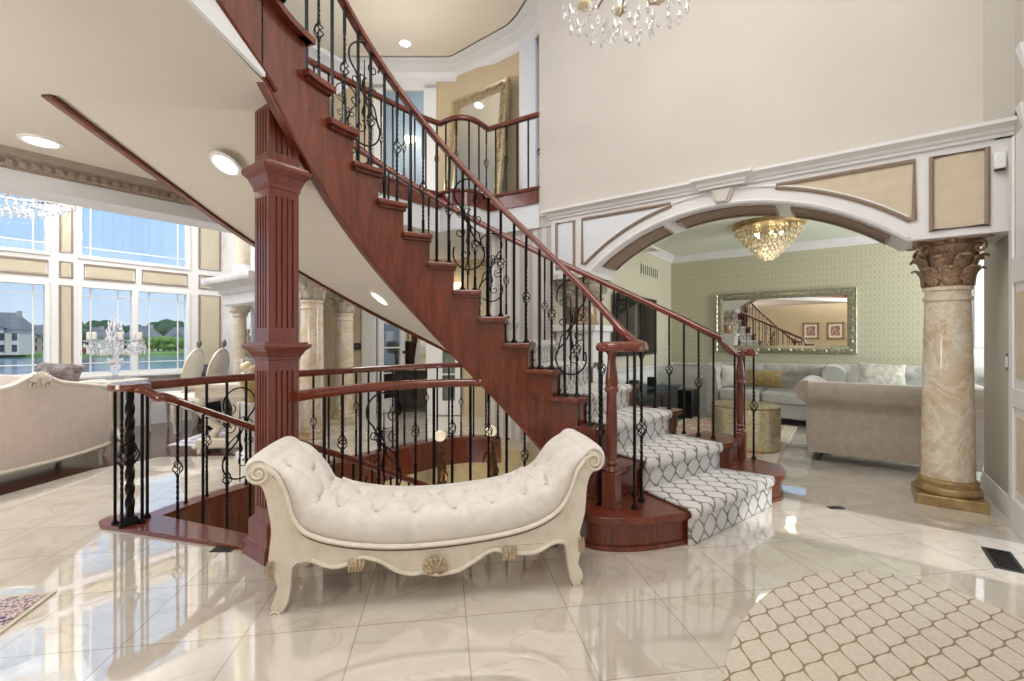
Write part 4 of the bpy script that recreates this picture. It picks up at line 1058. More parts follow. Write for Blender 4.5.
# television
ty0, ty1 = on_x(618,300,FX0+.1).y, on_x(656,300,FX0+.1).y
t = thing('television', 'large black flat television on the olive side wall', 'television', (FX0,(ty0+ty1)/2,.98))
MB().box((FX0+.07,ty0,.98),(FX0+.115,ty1,1.86)).build('casing', 'black', t, bevel=.006)
MB().box((FX0+.113,ty0+.02,1.01),(FX0+.118,ty1-.02,1.84)).build('screen', 'black_gloss', t)
MB().box((FX0,(ty0+ty1)/2-.2,1.2),(FX0+.075,(ty0+ty1)/2+.2,1.5)).build('wall_bracket', 'black', t)
# media console
q = at_depth(684,384,5.9); ky0, ky1, kx1 = 5.0, 6.55, -1.86
t = thing('media_console', 'black media console with a glass top under the television', 'console', ((FX0+kx1)/2,(ky0+ky1)/2,0))
MB().box((FX0+.07,ky0+.05,.0),(kx1-.05,ky1-.05,.55)).build('cabinet', 'espresso', t, bevel=.008)
MB().box((kx1-.052,ky0+.10,.10),(kx1-.035,5.75,.50)).build('drawer_front', 'black', t, bevel=.004); MB().box((kx1-.052,5.8,.10),(kx1-.035,ky1-.10,.50)).build('drawer_front', 'black', t, bevel=.004)
for yy in (5.3,5.95): MB().box((kx1-.036,yy-.05,.32),(kx1-.02,yy+.05,.335)).build('pull', 'chrome', t)
MB().box((FX0+.05,ky0,.56),(kx1,ky1,.585)).build('glass_top', 'door_glass', t, bevel=.003)
MB().box((FX0+.06,ky0+.01,.55),(kx1-.01,ky1-.01,.56)).build('top_board', 'espresso', t)
for cy_, lb in ((5.42,'small black speaker on the console, nearer the stairs'),(6.05,'small black speaker on the console, further along it')):
    t = thing('desk_speaker', lb, 'speaker', (-2.12,cy_,.585)); MB().box((-2.17,cy_-.05,.585),(-2.07,cy_+.05,.71)).build('housing', 'black', t, bevel=.006); MB().lathe([(.03,0),(.034,.006),(.01,.002),(0,.004)], 14, M=Matrix.Translation((-2.07,cy_,.64)) @ Matrix.Rotation(PI/2,4,'Y')).build('cone', 'grille', t)
p = at_z(694,418); t = thing('subwoofer', 'black boxy subwoofer standing right of the console', 'speaker', (p.x-.1,p.y,0)); MB().box((p.x-.28,p.y-.18,.02),(p.x+.02,p.y+.18,.44)).build('housing', 'black', t, bevel=.01)
for dx in (-.26,.0):
    for dy in (p.y-.16,p.y+.16): MB().lathe([(.015,0),(.015,.03)], 8, (p.x+dx,dy,0)).build('foot', 'rubber', t)
# framed prints on the far tan wall are in the mirror: build that wall too
struct(MB().box((-7.0,-3.75,0),(RX,-3.6,3.6)).build('wall_dining', 'tan_wall'), 'tan wall across the foyer seen in the mirror', 'wall')
for x_, lb in ((-1.12,'gilt framed print on the tan wall, the darker of the two in the mirror'),(-.36,'gilt framed print on the tan wall, nearer the mirror edge')):
    t = thing('framed_print', lb, 'picture', (x_,-3.6,1.3)); m = MB()
    for a, b in (((-.26,1.25),(.26,1.31)),((-.26,1.81),(.26,1.87)),((-.26,1.25),(-.2,1.87)),((.2,1.25),(.26,1.87))): m.box((x_+a[0],-3.6,a[1]),(x_+b[0],-3.56,b[1]))
    m.build('frame', 'gold', t, bevel=.008); MB().box((x_-.21,-3.6,1.3),(x_+.21,-3.585,1.82)).build('mount', 'paper_white', t); MB().box((x_-.14,-3.586,1.38),(x_+.14,-3.58,1.74)).build('print', 'picture_print', t)

# ----- chesterfield sofas -----
def chesterfield(label, loc, rz, w, d, h, mat, seats=2, group='tufted sofas in the sitting room'):
    t = thing('tufted_sofa', label, 'sofa', loc, rz, group)
    MB().box((-w/2+.08,-d/2+.04,.09),(w/2-.08,d/2-.02,.30)).build('base', mat, t, world=False, bevel=.025)
    pr = [(.02,.09),(.0,.2),(0,h-.25),(-.02,h-.215),(-.075,h-.19),(-.10,h-.13),(-.095,h-.06),(-.05,h-.01),(.02,h),(.09,h-.015),(.14,h-.06),(.155,h-.12),(.15,h-.2),(.17,h-.3),(.18,.40),(.18,.09)]
    def bar(L, nm, tuft_n, xf):
        tz = [(h-.18,0),(h-.33,.5),(h-.05,.5)]
        NU = max(20,int(L/.03)); tp = []
        for zz, of in tz:
            for i in range(tuft_n): tp.append(((i+.5+of*.0+ (of-.25))/tuft_n*L, zz))
        def fn(u, v):
            j = int(round(v*(len(pr2)-1))); o, z = pr2[j]; s = u*L
            if o > .0 and z > .4 or z > h-.1:
                for ts, tz_ in tp:
                    rr = ((s-ts)/.05)**2+((z-tz_)/.05)**2
                    if rr < 6 and o > -.02: o -= .022*math.exp(-rr); z -= .012*math.exp(-rr) if z > h-.1 else 0
            return xf(s-L/2, o, z)
        pr2 = [tuple(v) for v in resample([Vector(p) for p in pr], .03)]
        m = MB().surf(fn, NU, len(pr2)-1)
        n1_ = len(pr2); m.f += [list(range(n1_)), [NU*n1_+j for j in range(n1_)][::-1]]; m.s += [False,False]
        o_ = m.build(nm, mat, t, world=False, auto=55)
        for ts, tz_ in tp:
            best = min(pr2, key=lambda p: abs(p[1]-tz_)+(0 if p[0] > .08 or tz_ > h-.1 and p[0] > .02 else 9))
            MB().ball(tuple(xf(ts-L/2, best[0]-.016, best[1])), .010, 6).build('button', mat, o_, world=False)
    bar(w-.04, 'backrest', max(4,int(w/.22)), lambda s, o, z: Vector((s, d/2-o, z)))
    for sg in (-1,1): bar(d-.06, 'armrest', 3, lambda s, o, z, sg=sg: Vector((sg*(w/2-o), s-.0, z)))
    wi = (w-.36)/seats
    for i in range(seats):
        x0 = -w/2+.18+wi*i; MB().box((x0+.006,-d/2-.01,.30),(x0+wi-.006,d/2-.16,.46)).build('seat_cushion', mat, t, world=False, bevel=.04, segs=3)
    for sx in (-1,1):
        for sy in (-1,1): MB().lathe([(.022,0),(.03,.012),(.028,.03),(.018,.045),(.03,.065),(.034,.09)], 12, (sx*(w/2-.10),sy*(d/2-.09),0)).build('leg', 'espresso', t, world=False)
    return t
chesterfield('taupe velvet tufted sofa with its plain back to the foyer', (.30,5.86,0), PI, 1.27, .88, .80, 'velvet_taupe')
chesterfield('silver grey tufted sofa under the long mirror, facing the foyer', (-1.02,7.90,0), 0, 1.50, .92, .84, 'velvet_silver', 2)
chesterfield('silver grey tufted sofa in the corner behind the taupe sofa', (.80,7.78,0), 0, 1.95, .92, .86, 'velvet_silver', 2)
def cushion(label, loc, rot, mat, w=.45, h=.30, th_=.14, group=None, nm='throw_pillow'):
    M = Matrix.Translation(loc) @ Matrix.Rotation(rot[2],4,'Z') @ Matrix.Rotation(rot[0],4,'X') @ Matrix.Rotation(rot[1],4,'Y')
    m = MB()
    for sg in (-1,1):
        m.surf(lambda u, v: Vector((w*(u-.5)*(1-.08*math.sin(PI*v)), sg*th_/2*(math.sin(PI*u)*math.sin(PI*v))**.45, h*(v-.5)*(1-.08*math.sin(PI*u)))), 14, 12, M=M)
    o = m.build(nm, mat, auto=70)
    return tag(o, label, 'pillow', group)
cushion('gold lumbar pillow on the sofa under the mirror', (-1.02,7.86,.62), (-.25,0,.05), 'pillow_gold', .48, .27)
cushion('silver patterned pillow on top of the corner sofa', (.36,7.76,.74), (-.5,.05,.1), 'pillow_silver', .52, .36)
cushion('pale pillow leaning at the left arm of the sofa under the mirror', (-1.46,7.86,.64), (-.2,0,.3), 'ivory', .36, .36)
# drum coffee table
dc = c2w((745-512)/F*5.12, 5.12)
t = thing('drum_table', 'round hammered gold drum coffee table behind the newel', 'coffee table', (dc.x,dc.y,0.013))
MB().lathe([(.33,0),(.345,.02),(.35,.06),(.35,.43),(.345,.45)], 40).build('drum', 'seat_gold', t, world=False); MAT['gold_h'] = MAT['gold']
MB().lathe([(0,.45),(.34,.45),(.352,.455),(.352,.468),(.34,.475),(0,.475)], 40).build('top', 'old_gold', t, world=False)
t.children[0].data.materials[0] = plain('hammered_gold', (216,204,166), .3, .6, var=18, vs=28, bump=.5, bs=40).m
rg = [c2w(1.7,4.85), c2w(2.72,4.42)]
t = thing('sitting_room_rug', 'pale blue and orange figured rug under the drum table', 'rug', (-1.3,6.3,0))
MB().box((-2.0,5.12,0),(-.56,7.44,.008)).build('border', 'rug_border', t); MB().box((-1.9,5.22,.002),(-.70,7.34,.012)).build('field', 'family_rug', t)
# flush crystal chandelier
fc = (-.84,6.83); fz = ZS-2.52
def crystal(mb, p, r, h):
    n = 6; x, y, z = p
    vs = [(x,y,z)]+[(x+r*math.cos(2*PI*i/n), y+r*math.sin(2*PI*i/n), z-h*.62) for i in range(n)]+[(x,y,z-h)]
    mb.add(vs, [[0,1+i,1+(i+1)%n] for i in range(n)]+[[n+1,1+(i+1)%n,1+i] for i in range(n)])
t = thing('crystal_ceiling_light', 'glowing round crystal ceiling light in the sitting room', 'chandelier', (*fc,2.20))
MB().lathe([(0,2.52),(.43,2.52),(.43,2.49),(.41,2.465),(.35,2.46),(0,2.46)], 40, (*fc,fz)).build('ceiling_plate', 'gold', t)
m = MB(); rc = random.Random(3)
for R_, n_, zt in ((.39,46,2.68),(.35,40,2.63),(.30,34,2.57),(.26,30,2.52),(.21,26,2.47),(.16,20,2.42),(.11,14,2.37),(.05,8,2.33)):
    for i in range(n_):
        a = 2*PI*i/n_+rc.random()*.1; crystal(m, (fc[0]+R_*math.cos(a), fc[1]+R_*math.sin(a), zt), .017, .085)
        crystal(m, (fc[0]+(R_-.02)*math.cos(a+.08), fc[1]+(R_-.02)*math.sin(a+.08), zt-.02), .012, .06)
o = m.build('crystal_strands', 'crystal_warm', t, auto=0); o['kind'] = 'stuff'
for i in range(5):
    a = 2*PI*i/5; MB().ball((fc[0]+.15*math.cos(a), fc[1]+.15*math.sin(a), 2.60), .028, 8).build('bulb', 'bulb_warm', t)
# foyer chandelier
hc_ = c2w((628-512)/F*2.6, 2.6); hz = 3.02
t = thing('foyer_chandelier', 'large crystal chandelier hanging high in the foyer, only its lower drops in view', 'chandelier', (hc_.x,hc_.y,hz))
MB().lathe([(.0,.35),(.05,.36),(.07,.42),(.04,.5),(.03,.7),(.06,.8),(.03,.9),(.015,1.2),(.012,2.6),(.06,2.65),(.0,2.68)], 16, (hc_.x,hc_.y,hz)).build('stem', 'antique_gilt', t)
rc = random.Random(5)
for i in range(10):
    a = 2*PI*i/10+.2; d = Vector((math.cos(a),math.sin(a),0)); C_ = Vector((hc_.x,hc_.y,hz))
    arm = MB().tube([C_+d*.04+Vector((0,0,.46)), C_+d*.15+Vector((0,0,.30)), C_+d*.27+Vector((0,0,.25)), C_+d*.36+Vector((0,0,.30)), C_+d*.38+Vector((0,0,.34))], .007, 6).build('arm', 'antique_gilt', t)
    MB().lathe([(.012,.33),(.045,.345),(.05,.355),(.02,.36),(.013,.37),(.013,.46),(.004,.48)], 10, tuple(C_+d*.40)).build('candle_cup', 'candle', arm)
nd = 0
for R_, zt, n_ in ((.38,.28,26),(.39,.20,24),(.31,.13,24),(.23,.08,20),(.14,.04,14),(.06,.02,6)):
    for i in range(n_):
        a = 2*PI*i/n_+rc.random()*.2; rr = R_*(1+rc.uniform(-.06,.06)); m = MB(); crystal(m, (hc_.x+rr*math.cos(a), hc_.y+rr*math.sin(a), hz+zt+rc.uniform(-.03,.03)), .012+.005*rc.random(), .06+.03*rc.random())
        m.build('crystal_drop', 'crystal', t, auto=0); nd += 1
m = MB()
for i in range(10):
    a = 2*PI*i/10+.2
    for tt in range(12):
        s = tt/11; rr = .08+.32*s; zz = .52-.55*s+.35*s*s; m.ball((hc_.x+rr*math.cos(a), hc_.y+rr*math.sin(a), hz+zz), .010, 5)
o = m.build('bead_strands', 'crystal', t); o['kind'] = 'stuff'
# ================= great room =================
WX = -8.0
def wy(px): return on_x(px, 300, WX).y
hw = [(-5.2,-4.4),(-5.28,.5),(-5.66,1.12),(-5.72,1.62),(-4.98,2.23),(-4.7,2.5),(-4.9,2.75),(-6.4,3.1),(WX,3.1),(WX,-4.4)]
struct(MB().prism(hw[::-1], .001, .006).build('floor_hardwood', 'hardwood', auto=0), 'dark polished hardwood floor of the great room', 'floor')
ya, yb = wy(77), wy(190); yp0, yp1 = wy(52), wy(77); ye = 3.1; ys = -2.6
zl0, zl1, zu0, zu1, zt = .74, 1.94, 2.26, 3.55, 4.3
ym0, ym1 = wy(132), wy(138)
m = MB(); T = .16
def wb(y0, y1, z0, z1): m.box((WX-T,y0,z0),(WX,y1,z1))
wb(yb,ye+.2,0,zt); wb(yp0-.02,ya,0,zt); wb(ys-1.5,ys,0,zt)
for q0_, q1_ in ((ys,yp0-.02),(ya,yb)): wb(q0_,q1_,0,zl0); wb(q0_,q1_,zl1,zu0); wb(q0_,q1_,zu1,zt)
struct(m.build('wall_window', 'white_paint'), 'white framed wall of tall windows looking over the lake', 'wall')
def window(n, y0, y1, z0, z1, lab, mull=None):
    m = MB(); f = .045
    for a, b in (((y0,z0),(y1,z0+f)),((y0,z1-f),(y1,z1)),((y0,z0+f),(y0+f,z1-f)),((y1-f,z0+f),(y1,z1-f))): m.box((WX-.10,a[0],a[1]),(WX+.02,b[0],b[1]))
    if mull: m.box((WX-.10,mull[0],z0+f),(WX+.02,mull[1],z1-f))
    o = struct(m.build('window_%d' % n, 'white_paint', bevel=.004), lab, 'window')
    o2 = MB().box((WX-.06,y0+.02,z0+.02),(WX-.052,y1-.02,z1-.02)).build('pane', 'pane', o)
    g = MB(); parts = [(y0,mull[0]),(mull[1],y1)] if mull else [(y0,y1)]
    for a, b in parts:
        for yy in (a+.14, b-.14): g.box((WX-.066,yy-.006,z0),(WX-.046,yy+.006,z1))
        for zz in (z0+.16, z1-.16): g.box((WX-.066,a,zz-.006),(WX-.046,b,zz+.006))
    g.build('muntin', 'white_paint', o)
window(1, ya, yb, zl0, zl1, 'lower lake window with a centre mullion, behind the crystal candelabra', (ym0,ym1))
window(2, ya, yb, zu0, zu1, 'wide upper window above the candelabra window')
window(3, yp0-1.5, yp0-.02, zl0, zl1, 'lower lake window at the left edge, above the cream sofa')
window(4, yp0-1.5, yp0-.02, zu0, zu1, 'upper window at the left edge behind the chandelier')
window(5, ys, yp0-1.62, zl0, zl1, 'further lower lake window, left of the view'); window(6, ys, yp0-1.62, zu0, zu1, 'further upper window, left of the view')
struct(MB().box((WX-.15,yp0-1.63,0),(WX,yp0-1.49,zt)).build('trim_window_pier', 'white_paint'))
m = MB(); tp = MB()
def pan(y0, y1, z0, z1):
    tp.box((WX,y0+.02,z0+.02),(WX+.006,y1-.02,z1-.02)); m.tube([Vector((WX+.004,y,z)) for y, z in ((y0,z0),(y1,z0),(y1,z1),(y0,z1))], .016, 4, True, smooth=False)
yq0, yq1 = wy(60), wy(72)
pan(yq0,yq1,2.32,3.5); pan(yq0,yq1,2.0,2.2); pan(yq0,yq1,.9,1.9)
pan(wy(84),wy(135),2.01,2.19); pan(wy(142),wy(187),2.01,2.19); pan(yp0-1.4,wy(48),2.01,2.19)
pan(wy(199),wy(220),2.3,3.5); pan(wy(199),wy(217),2.0,2.2); pan(wy(199),wy(220),.3,1.9)
struct(m.build('trim_window', 'brown_moulding', auto=0)); struct(tp.build('trim_window_panel', 'window_tan'))
struct(MB().box((WX,ys,zl0-.04),(WX+.10,ye,zl0)).build('trim_sill', 'white_paint', bevel=.006))
# header with glazed crown towards the foyer
hx = -4.6
m = MB(); m.box((hx-.30,-3.0,2.26),(hx,2.9,ZC+.4)); struct(m.build('wall_header', 'fascia_white'), 'pale header beam between the foyer and the great room', 'wall')
m = MB(); m.sweep([Vector((hx,-3,2.33)),Vector((hx,2.9,2.33))], [(0,.04),(.012,.04),(.012,.055),(.024,.06),(.024,.095),(.034,.10),(.036,.115),(.060,.125),(.075,.15),(.082,.17),(0,.17)])
for i in range(88): m.box((hx+.02,-2.6+.062*i,2.388),(hx+.052,-2.6+.062*i+.036,2.425))
struct(m.build('trim_crown_foyer', 'crown_glaze'), 'taupe dentil crown moulding along the header', 'trim')
struct(MB().box((WX-.2,-4.4,zt),(hx+.05,3.3,zt+.05)).build('ceiling_great', 'fascia_white'), 'high ceiling of the great room', 'ceiling')
# fireplace wall and mantel
struct(MB().box((WX-.1,ye,0),(-5.5,ye+.15,zt)).build('wall_fireplace', 'mantel_stone'), 'pale stone chimney wall beside the windows', 'wall')
MT = thing('fireplace_mantel', 'pale stone fireplace mantel with round columns beside the lake windows', 'fireplace', (-6.9,2.8,0))
MB().sweep([Vector((-6.52,ye,1.80)),Vector((-6.52,2.55,1.80)),Vector((-5.6,2.55,1.80)),Vector((-5.6,ye,1.80))], [(-.0,-.14),(.02,-.14),(.02,-.02),(.05,0),(.06,.05),(.12,.09),(.18,.11),(.20,.14),(.20,.19),(0,.19)]).box((-6.52,2.55,1.64),(-5.6,ye,1.98)).build('mantel_shelf', 'mantel_stone', MT)
for x_ in (-6.40,-5.72):
    MB().lathe([(.12,.0),(.12,.08),(.10,.1),(.11,.14),(.085,.17),(.085,.6),(.075,1.50),(.09,1.52),(.09,1.55),(.12,1.58),(.125,1.64)], 24, (x_,2.68,0)).build('column', 'mantel_marble', MT)
MB().box((-6.5,2.86,0),(-5.6,3.1,1.64)).build('surround', 'mantel_stone', MT)
MB().box((-6.2,2.82,.1),(-5.8,2.87,.95)).build('firebox', 'black', MT); 
m = MB(); 
for a, b in (((-6.24,.1),(-6.20,.95)),((-5.82,.1),(-5.78,.95)),((-6.24,.95),(-5.78,.99)),((-6.24,.06),(-5.78,.1))): m.box((a[0],2.80,a[1]),(b[0],2.84,b[1]))
m.build('firebox_frame', 'chrome', MT)
t = thing('overmantel_column', 'short round marble column standing on the mantel shelf', 'column', (-6.42,2.72,1.99)); MB().lathe([(.14,0),(.14,.06),(.11,.08),(.125,.12),(.10,.16),(.10,.2)], 24).build('base_moulding', 'mantel_stone', t, world=False); MB().lathe([(.095,.2),(.088,1.3),(.1,1.32),(.1,1.36)], 24).build('shaft', 'mantel_marble', t, world=False); MB().stack((0,0),[(.22,1.36),(.25,1.42)]).build('capital', 'mantel_stone', t, world=False)
sp_ = on_y(248,345,2.75); t = thing('statuette', 'small silvery figurine in front of the chimney', 'figurine', (sp_.x,2.75,.96))
# a pedestal for it
MB().stack((sp_.x,2.75), [(.2,0),(.2,.06),(.14,.1),(.14,.86),(.19,.9),(.2,.96)]).build('pedestal', 'mantel_stone', t)
MB().lathe([(.05,.96),(.05,.99),(.02,1.0),(.035,1.06),(.045,1.12),(.03,1.18),(.038,1.24),(.012,1.27),(.026,1.31),(.02,1.345),(0,1.355)], 14, (sp_.x,2.75,0)).build('figure', 'silver_frame', t)
p = c2w(-2.93*1.0,6.35)
t = thing('black_cabinet', 'small black cabinet with a pale stripe below the tan window panel', 'cabinet', (-7.72,2.72,0))
MB().box((-7.9,2.70,.05),(-7.5,2.93,.84)).build('carcass', 'black', t, bevel=.01); MB().box((-7.51,2.71,.66),(-7.495,2.92,.71)).build('trim_strip', 'plastic_white', t)
for x_ in (-7.9,-7.55):
    for y_ in (2.74,2.89): MB().cbox((x_,y_,.026),(.05,.05,.052)).build('foot', 'black', t)
# ---- cream carved sofas ----
def carved_sofa(label, X, D, ang, half=.80, group='cream carved sofas in the great room'):
    """ back faces local -y """
    t = thing('carved_sofa', label, 'sofa', c2w(X,D), A+ang, group)
    def top(s): 
        u = abs(s)/half
        return .80+.085*math.exp(-(u/.16)**2)+.05*math.cos(min(1,u)*PI*.9)+(-.14*max(0,u-.8)**1.2)
    def bow(s): return .16*(s/half)**2
    n = 40
    m = MB(); vs = []
    for i in range(n+1):
        s = -half+2*half*i/n
        for y, z in ((0,.13),(-.01,.3),(-.015,.5),(0,top(s)-.04),(.05,top(s)-.03),(.10,.5),(.10,.13)): vs.append((s,y+bow(s),z))
    m.add(vs, [[7*i+j,7*i+7+j,7*i+7+(j+1)%7,7*i+(j+1)%7] for i in range(n) for j in range(7)]+[list(range(7)),[7*n+j for j in range(7)][::-1]]); m.build('back_upholstery', 'sofa_back_pink', t, world=False, auto=50)
    MB().tube([(-half+2*half*i/n, .02+bow(-half+2*half*i/n), top(-half+2*half*i/n)-.03) for i in range(n+1)], .026, 8).build('crest_rail', 'antique_cream', t, world=False)
    m = MB()
    for i in range(9):
        a = math.radians(-80+20*i); m.tube([(0,-.005,.83),(math.sin(a)*.05,-.022,.84+math.cos(a)*.045),(math.sin(a)*.09,-.012,.85+math.cos(a)*.085)], [.006,.014,.007], 6)
    for s in (-1,1): m.tube([(s*(.06+x),-.012,.82+z) for x, z in spiral((0,0),.004,.04,PI/2,1.3,16)], .009, 5)
    m.build('crest_carving', 'antique_cream', t, world=False)
    MB().tube([(-half+2*half*i/n, bow(-half+2*half*i/n), .125) for i in range(n+1)], .022, 6).build('base_rail', 'antique_cream', t, world=False)
    poly = [(-half+2*half*i/16, .06+bow(-half+2*half*i/16)) for i in range(17)]+[(half,.75),(-half,.75)]
    MB().prism(poly, .15, .42).build('seat', 'ivory', t, world=False, bevel=.03)
    for sg in (-1,1):
        MB().tube([(sg*half,.16,.74),(sg*(half+.02),.3,.66),(sg*(half+.02),.6,.62),(sg*half,.74,.58),(sg*half,.76,.4)], .03, 8).build('arm', 'antique_cream', t, world=False)
        MB().surf(lambda u, v, sg=sg: Vector((sg*half, .16+.58*u, .15+(.58-.12*u)*v)), 6, 4).build('arm_upholstery', 'ivory', t, world=False, solid=.05)
        for y in (bow(half),.68): MB().tube([(sg*(half-.05),y,.14),(sg*(half-.03),y,.07),(sg*(half-.06),y,.0)], [.03,.022,.016], 8).build('leg', 'antique_cream', t, world=False)
    return t
carved_sofa('cream carved sofa with a pinkish back and shell crest at the left edge', -4.10, 3.95, PI/2-.06)
carved_sofa('second cream carved sofa beyond the first, only its top showing under the left window', -5.95, 4.9, -PI/2, .8)
pp = at_depth(58,373,4.6); cushion('dark patterned pillow showing above the cream sofa back', tuple(pp), (-.5,.1,A+.3), 'pillow_dark', .42, .22)
# console with ornate legs, flowers, figure
tc_ = c2w(-2.95,4.95)
t = thing('carved_console', 'ornate cream carved console table on scroll legs beyond the railing', 'table', tc_, A+.15)
MB().prism([(-.42,-.2),(.42,-.2),(.46,0),(.42,.2),(-.42,.2),(-.46,0)], .70, .745).build('table_top', 'antique_cream', t, world=False, bevel=.01)
MB().prism([(-.38,-.17),(.38,-.17),(.38,.17),(-.38,.17)], .60, .70).build('apron', 'antique_cream', t, world=False, bevel=.01)
for sx in (-1,1): MB().tube([(sx*.34,0,.60),(sx*.42,0,.5),(sx*.34,0,.36),(sx*.22,0,.26),(sx*.30,0,.14),(sx*.42,0,.08),(sx*.46,0,.04)], [.05,.055,.045,.05,.05,.045,.035], 10).build('leg', 'antique_cream', t, world=False)
MB().lathe([(.10,.16),(.13,.22),(.08,.3),(.06,.45),(.11,.56),(.12,.6)], 16).build('centre_urn', 'antique_cream', t, world=False); MB().prism([(-.4,-.12),(.4,-.12),(.4,.12),(-.4,.12)], .06, .16).build('stretcher', 'antique_cream', t, world=False, bevel=.015)
for sx in (-1,1):
    for sy in (-1,1): MB().lathe([(.03,0),(.035,.03),(.025,.062)], 10, (sx*.36,sy*.09,0)).build('foot', 'antique_cream', t, world=False)
fp_ = c2w(-2.72,4.75)
t = thing('flower_urn', 'cream urn of pale flowers behind the scrolled railing panel', 'flowers', (*fp_.xy,0))
MB().stack((0,0), [(.22,0),(.22,.04),(.16,.06),(.16,.5),(.2,.53),(.2,.56)]).build('pedestal', 'mantel_stone', t, world=False)
MB().lathe([(.06,.56),(.07,.58),(.03,.61),(.08,.68),(.11,.76),(.10,.8)], 18).build('urn', 'pillow_gold', t, world=False)
rc = random.Random(9)
for i in range(16): a = rc.random()*6.28; r_ = .11*rc.random()**.5; MB().ball((r_*math.cos(a), r_*math.sin(a), .83+.14*rc.random()), .034, 7).build('blossom', 'candle' if i % 3 else 'porcelain', t, world=False)
struct_r = thing('great_room_rug', 'blue and cream rug on the hardwood beyond the stairwell', 'rug', c2w(-2.9,5.5)); MB().prism([c2w(*p).to_2d() for p in [(-3.9,5.15),(-2.25,5.0),(-2.5,5.95),(-4.0,6.2)]], .006, .016).build('field', 'great_rug', struct_r)
# oval-back chairs seen from behind
def oval_chair(label, px, D, rz):
    X = (px-512)/F*D; t = thing('oval_back_chair', label, 'chair', c2w(X,D), rz, 'oval back chairs by the lake windows')
    Mr = Matrix.Translation((0,.24,.80)) @ Matrix.Rotation(-.22,4,'X')
    MB().lathe([(0,-.025),(.185,-.022),(.215,0),(.185,.022),(0,.025)], 28, M=Mr @ Matrix.Diagonal((1,1,1.35,1)) @ Matrix.Rotation(PI/2,4,'X')).build('backrest', 'ivory', t, world=False)
    MB().tube([Mr @ Vector((.215*math.cos(2*PI*i/32),0,.29*math.sin(2*PI*i/32))) for i in range(32)], .017, 6, True).build('back_frame', 'antique_cream', t, world=False)
    MB().lathe([(0,-.01),(.02,.0),(.035,.05),(.015,.09),(0,.11)], 8, M=Mr @ Matrix.Translation((0,0,.32))).build('finial', 'pillow_dark', t, world=False)
    for sx in (-.13,.13): MB().tube([Mr @ Vector((sx,0,-.28)), (sx,.2,.44)], .017, 6).build('back_post', 'antique_cream', t, world=False)
    MB().lathe([(0,.40),(.24,.40),(.26,.43),(.25,.48),(.2,.505),(0,.51)], 24).build('seat', 'ivory', t, world=False)
    for sx in (-1,1):
        for sy in (-1,1): MB().tube([(sx*.19,sy*.19,.41),(sx*.2,sy*.2,.25),(sx*.18,sy*.18,0)], [.026,.02,.013], 8).build('leg', 'antique_cream', t, world=False)
oval_chair('white oval back chair beside the window, left one of the pair', 174, 6.15, A-PI/2+.1)
oval_chair('white oval back chair nearer the fireplace, right one of the pair', 199, 6.0, A-PI/2+.05)
# candelabra on a side table
cd_ = c2w((115-512)/F*5.6, 5.6)
t = thing('side_table', 'small cream side table under the crystal candelabra', 'table', (*cd_.xy,0)); MB().lathe([(0,.68),(.3,.68),(.32,.69),(.32,.715),(.3,.72),(0,.72)], 28).build('table_top', 'antique_cream', t, world=False); MB().lathe([(.04,.04),(.07,.1),(.04,.2),(.06,.4),(.035,.6),(.08,.68)], 16).build('pedestal', 'antique_cream', t, world=False)
for i in range(3): a = 2*PI*i/3; MB().tube([(.02*math.cos(a),.02*math.sin(a),.12),(.15*math.cos(a),.15*math.sin(a),.07),(.24*math.cos(a),.24*math.sin(a),.015)], [.03,.024,.015], 8).build('foot', 'antique_cream', t, world=False)
t = thing('crystal_candelabra', 'tall crystal candelabra with hanging drops in front of the lake window', 'candelabra', (*cd_.xy,.72))
MB().lathe([(.09,0),(.09,.015),(.03,.03),(.02,.06),(.05,.12),(.055,.18),(.02,.24),(.018,.36),(.04,.4),(.018,.44),(.018,.62),(.03,.66),(.01,.74),(0,.8)], 14).build('stem', 'crystal', t, world=False)
rc = random.Random(4)
for i in range(6):
    a = 2*PI*i/6; c_, s_ = math.cos(a), math.sin(a); R_ = .25
    ar = MB().tube([(0,0,.40),(c_*.1,s_*.1,.34),(c_*.2,s_*.2,.38),(c_*R_,s_*R_,.46)], .010, 6).build('arm', 'crystal', t, world=False)
    MB().lathe([(.02,.46),(.055,.475),(.06,.485),(.02,.48)], 12, (c_*R_,s_*R_,0)).build('drip_dish', 'crystal', ar, world=False); MB().lathe([(.018,.49),(.024,.5),(.022,.58),(.0,.585)], 12, (c_*R_,s_*R_,0)).build('shade', 'porcelain', ar, world=False)
m = MB()
for i in range(6):
    a0_ = 2*PI*i/6; ex_, ey_ = math.cos(a0_), math.sin(a0_)
    for q in range(14): crystal(m, (ex_*.25+rc.uniform(-.06,.06), ey_*.25+rc.uniform(-.06,.06), .47-rc.random()*.10), .013, .08)
    for q in range(8): f_ = (q+1)/9; crystal(m, (ex_*.25*f_, ey_*.25*f_, .40-.05*math.sin(PI*f_)), .011, .07)
    for q in range(10): rr = rc.uniform(.02,.09); crystal(m, (rr*math.cos(a0_+q), rr*math.sin(a0_+q), rc.uniform(.50,.74)), .012, .08)
    for q in range(4): crystal(m, (.075*math.cos(a0_+q*.26), .075*math.sin(a0_+q*.26), .25+.01*q), .012, .07)
o = m.build('crystal_drops', 'crystal_white', t, world=False, auto=0); o['kind'] = 'stuff'
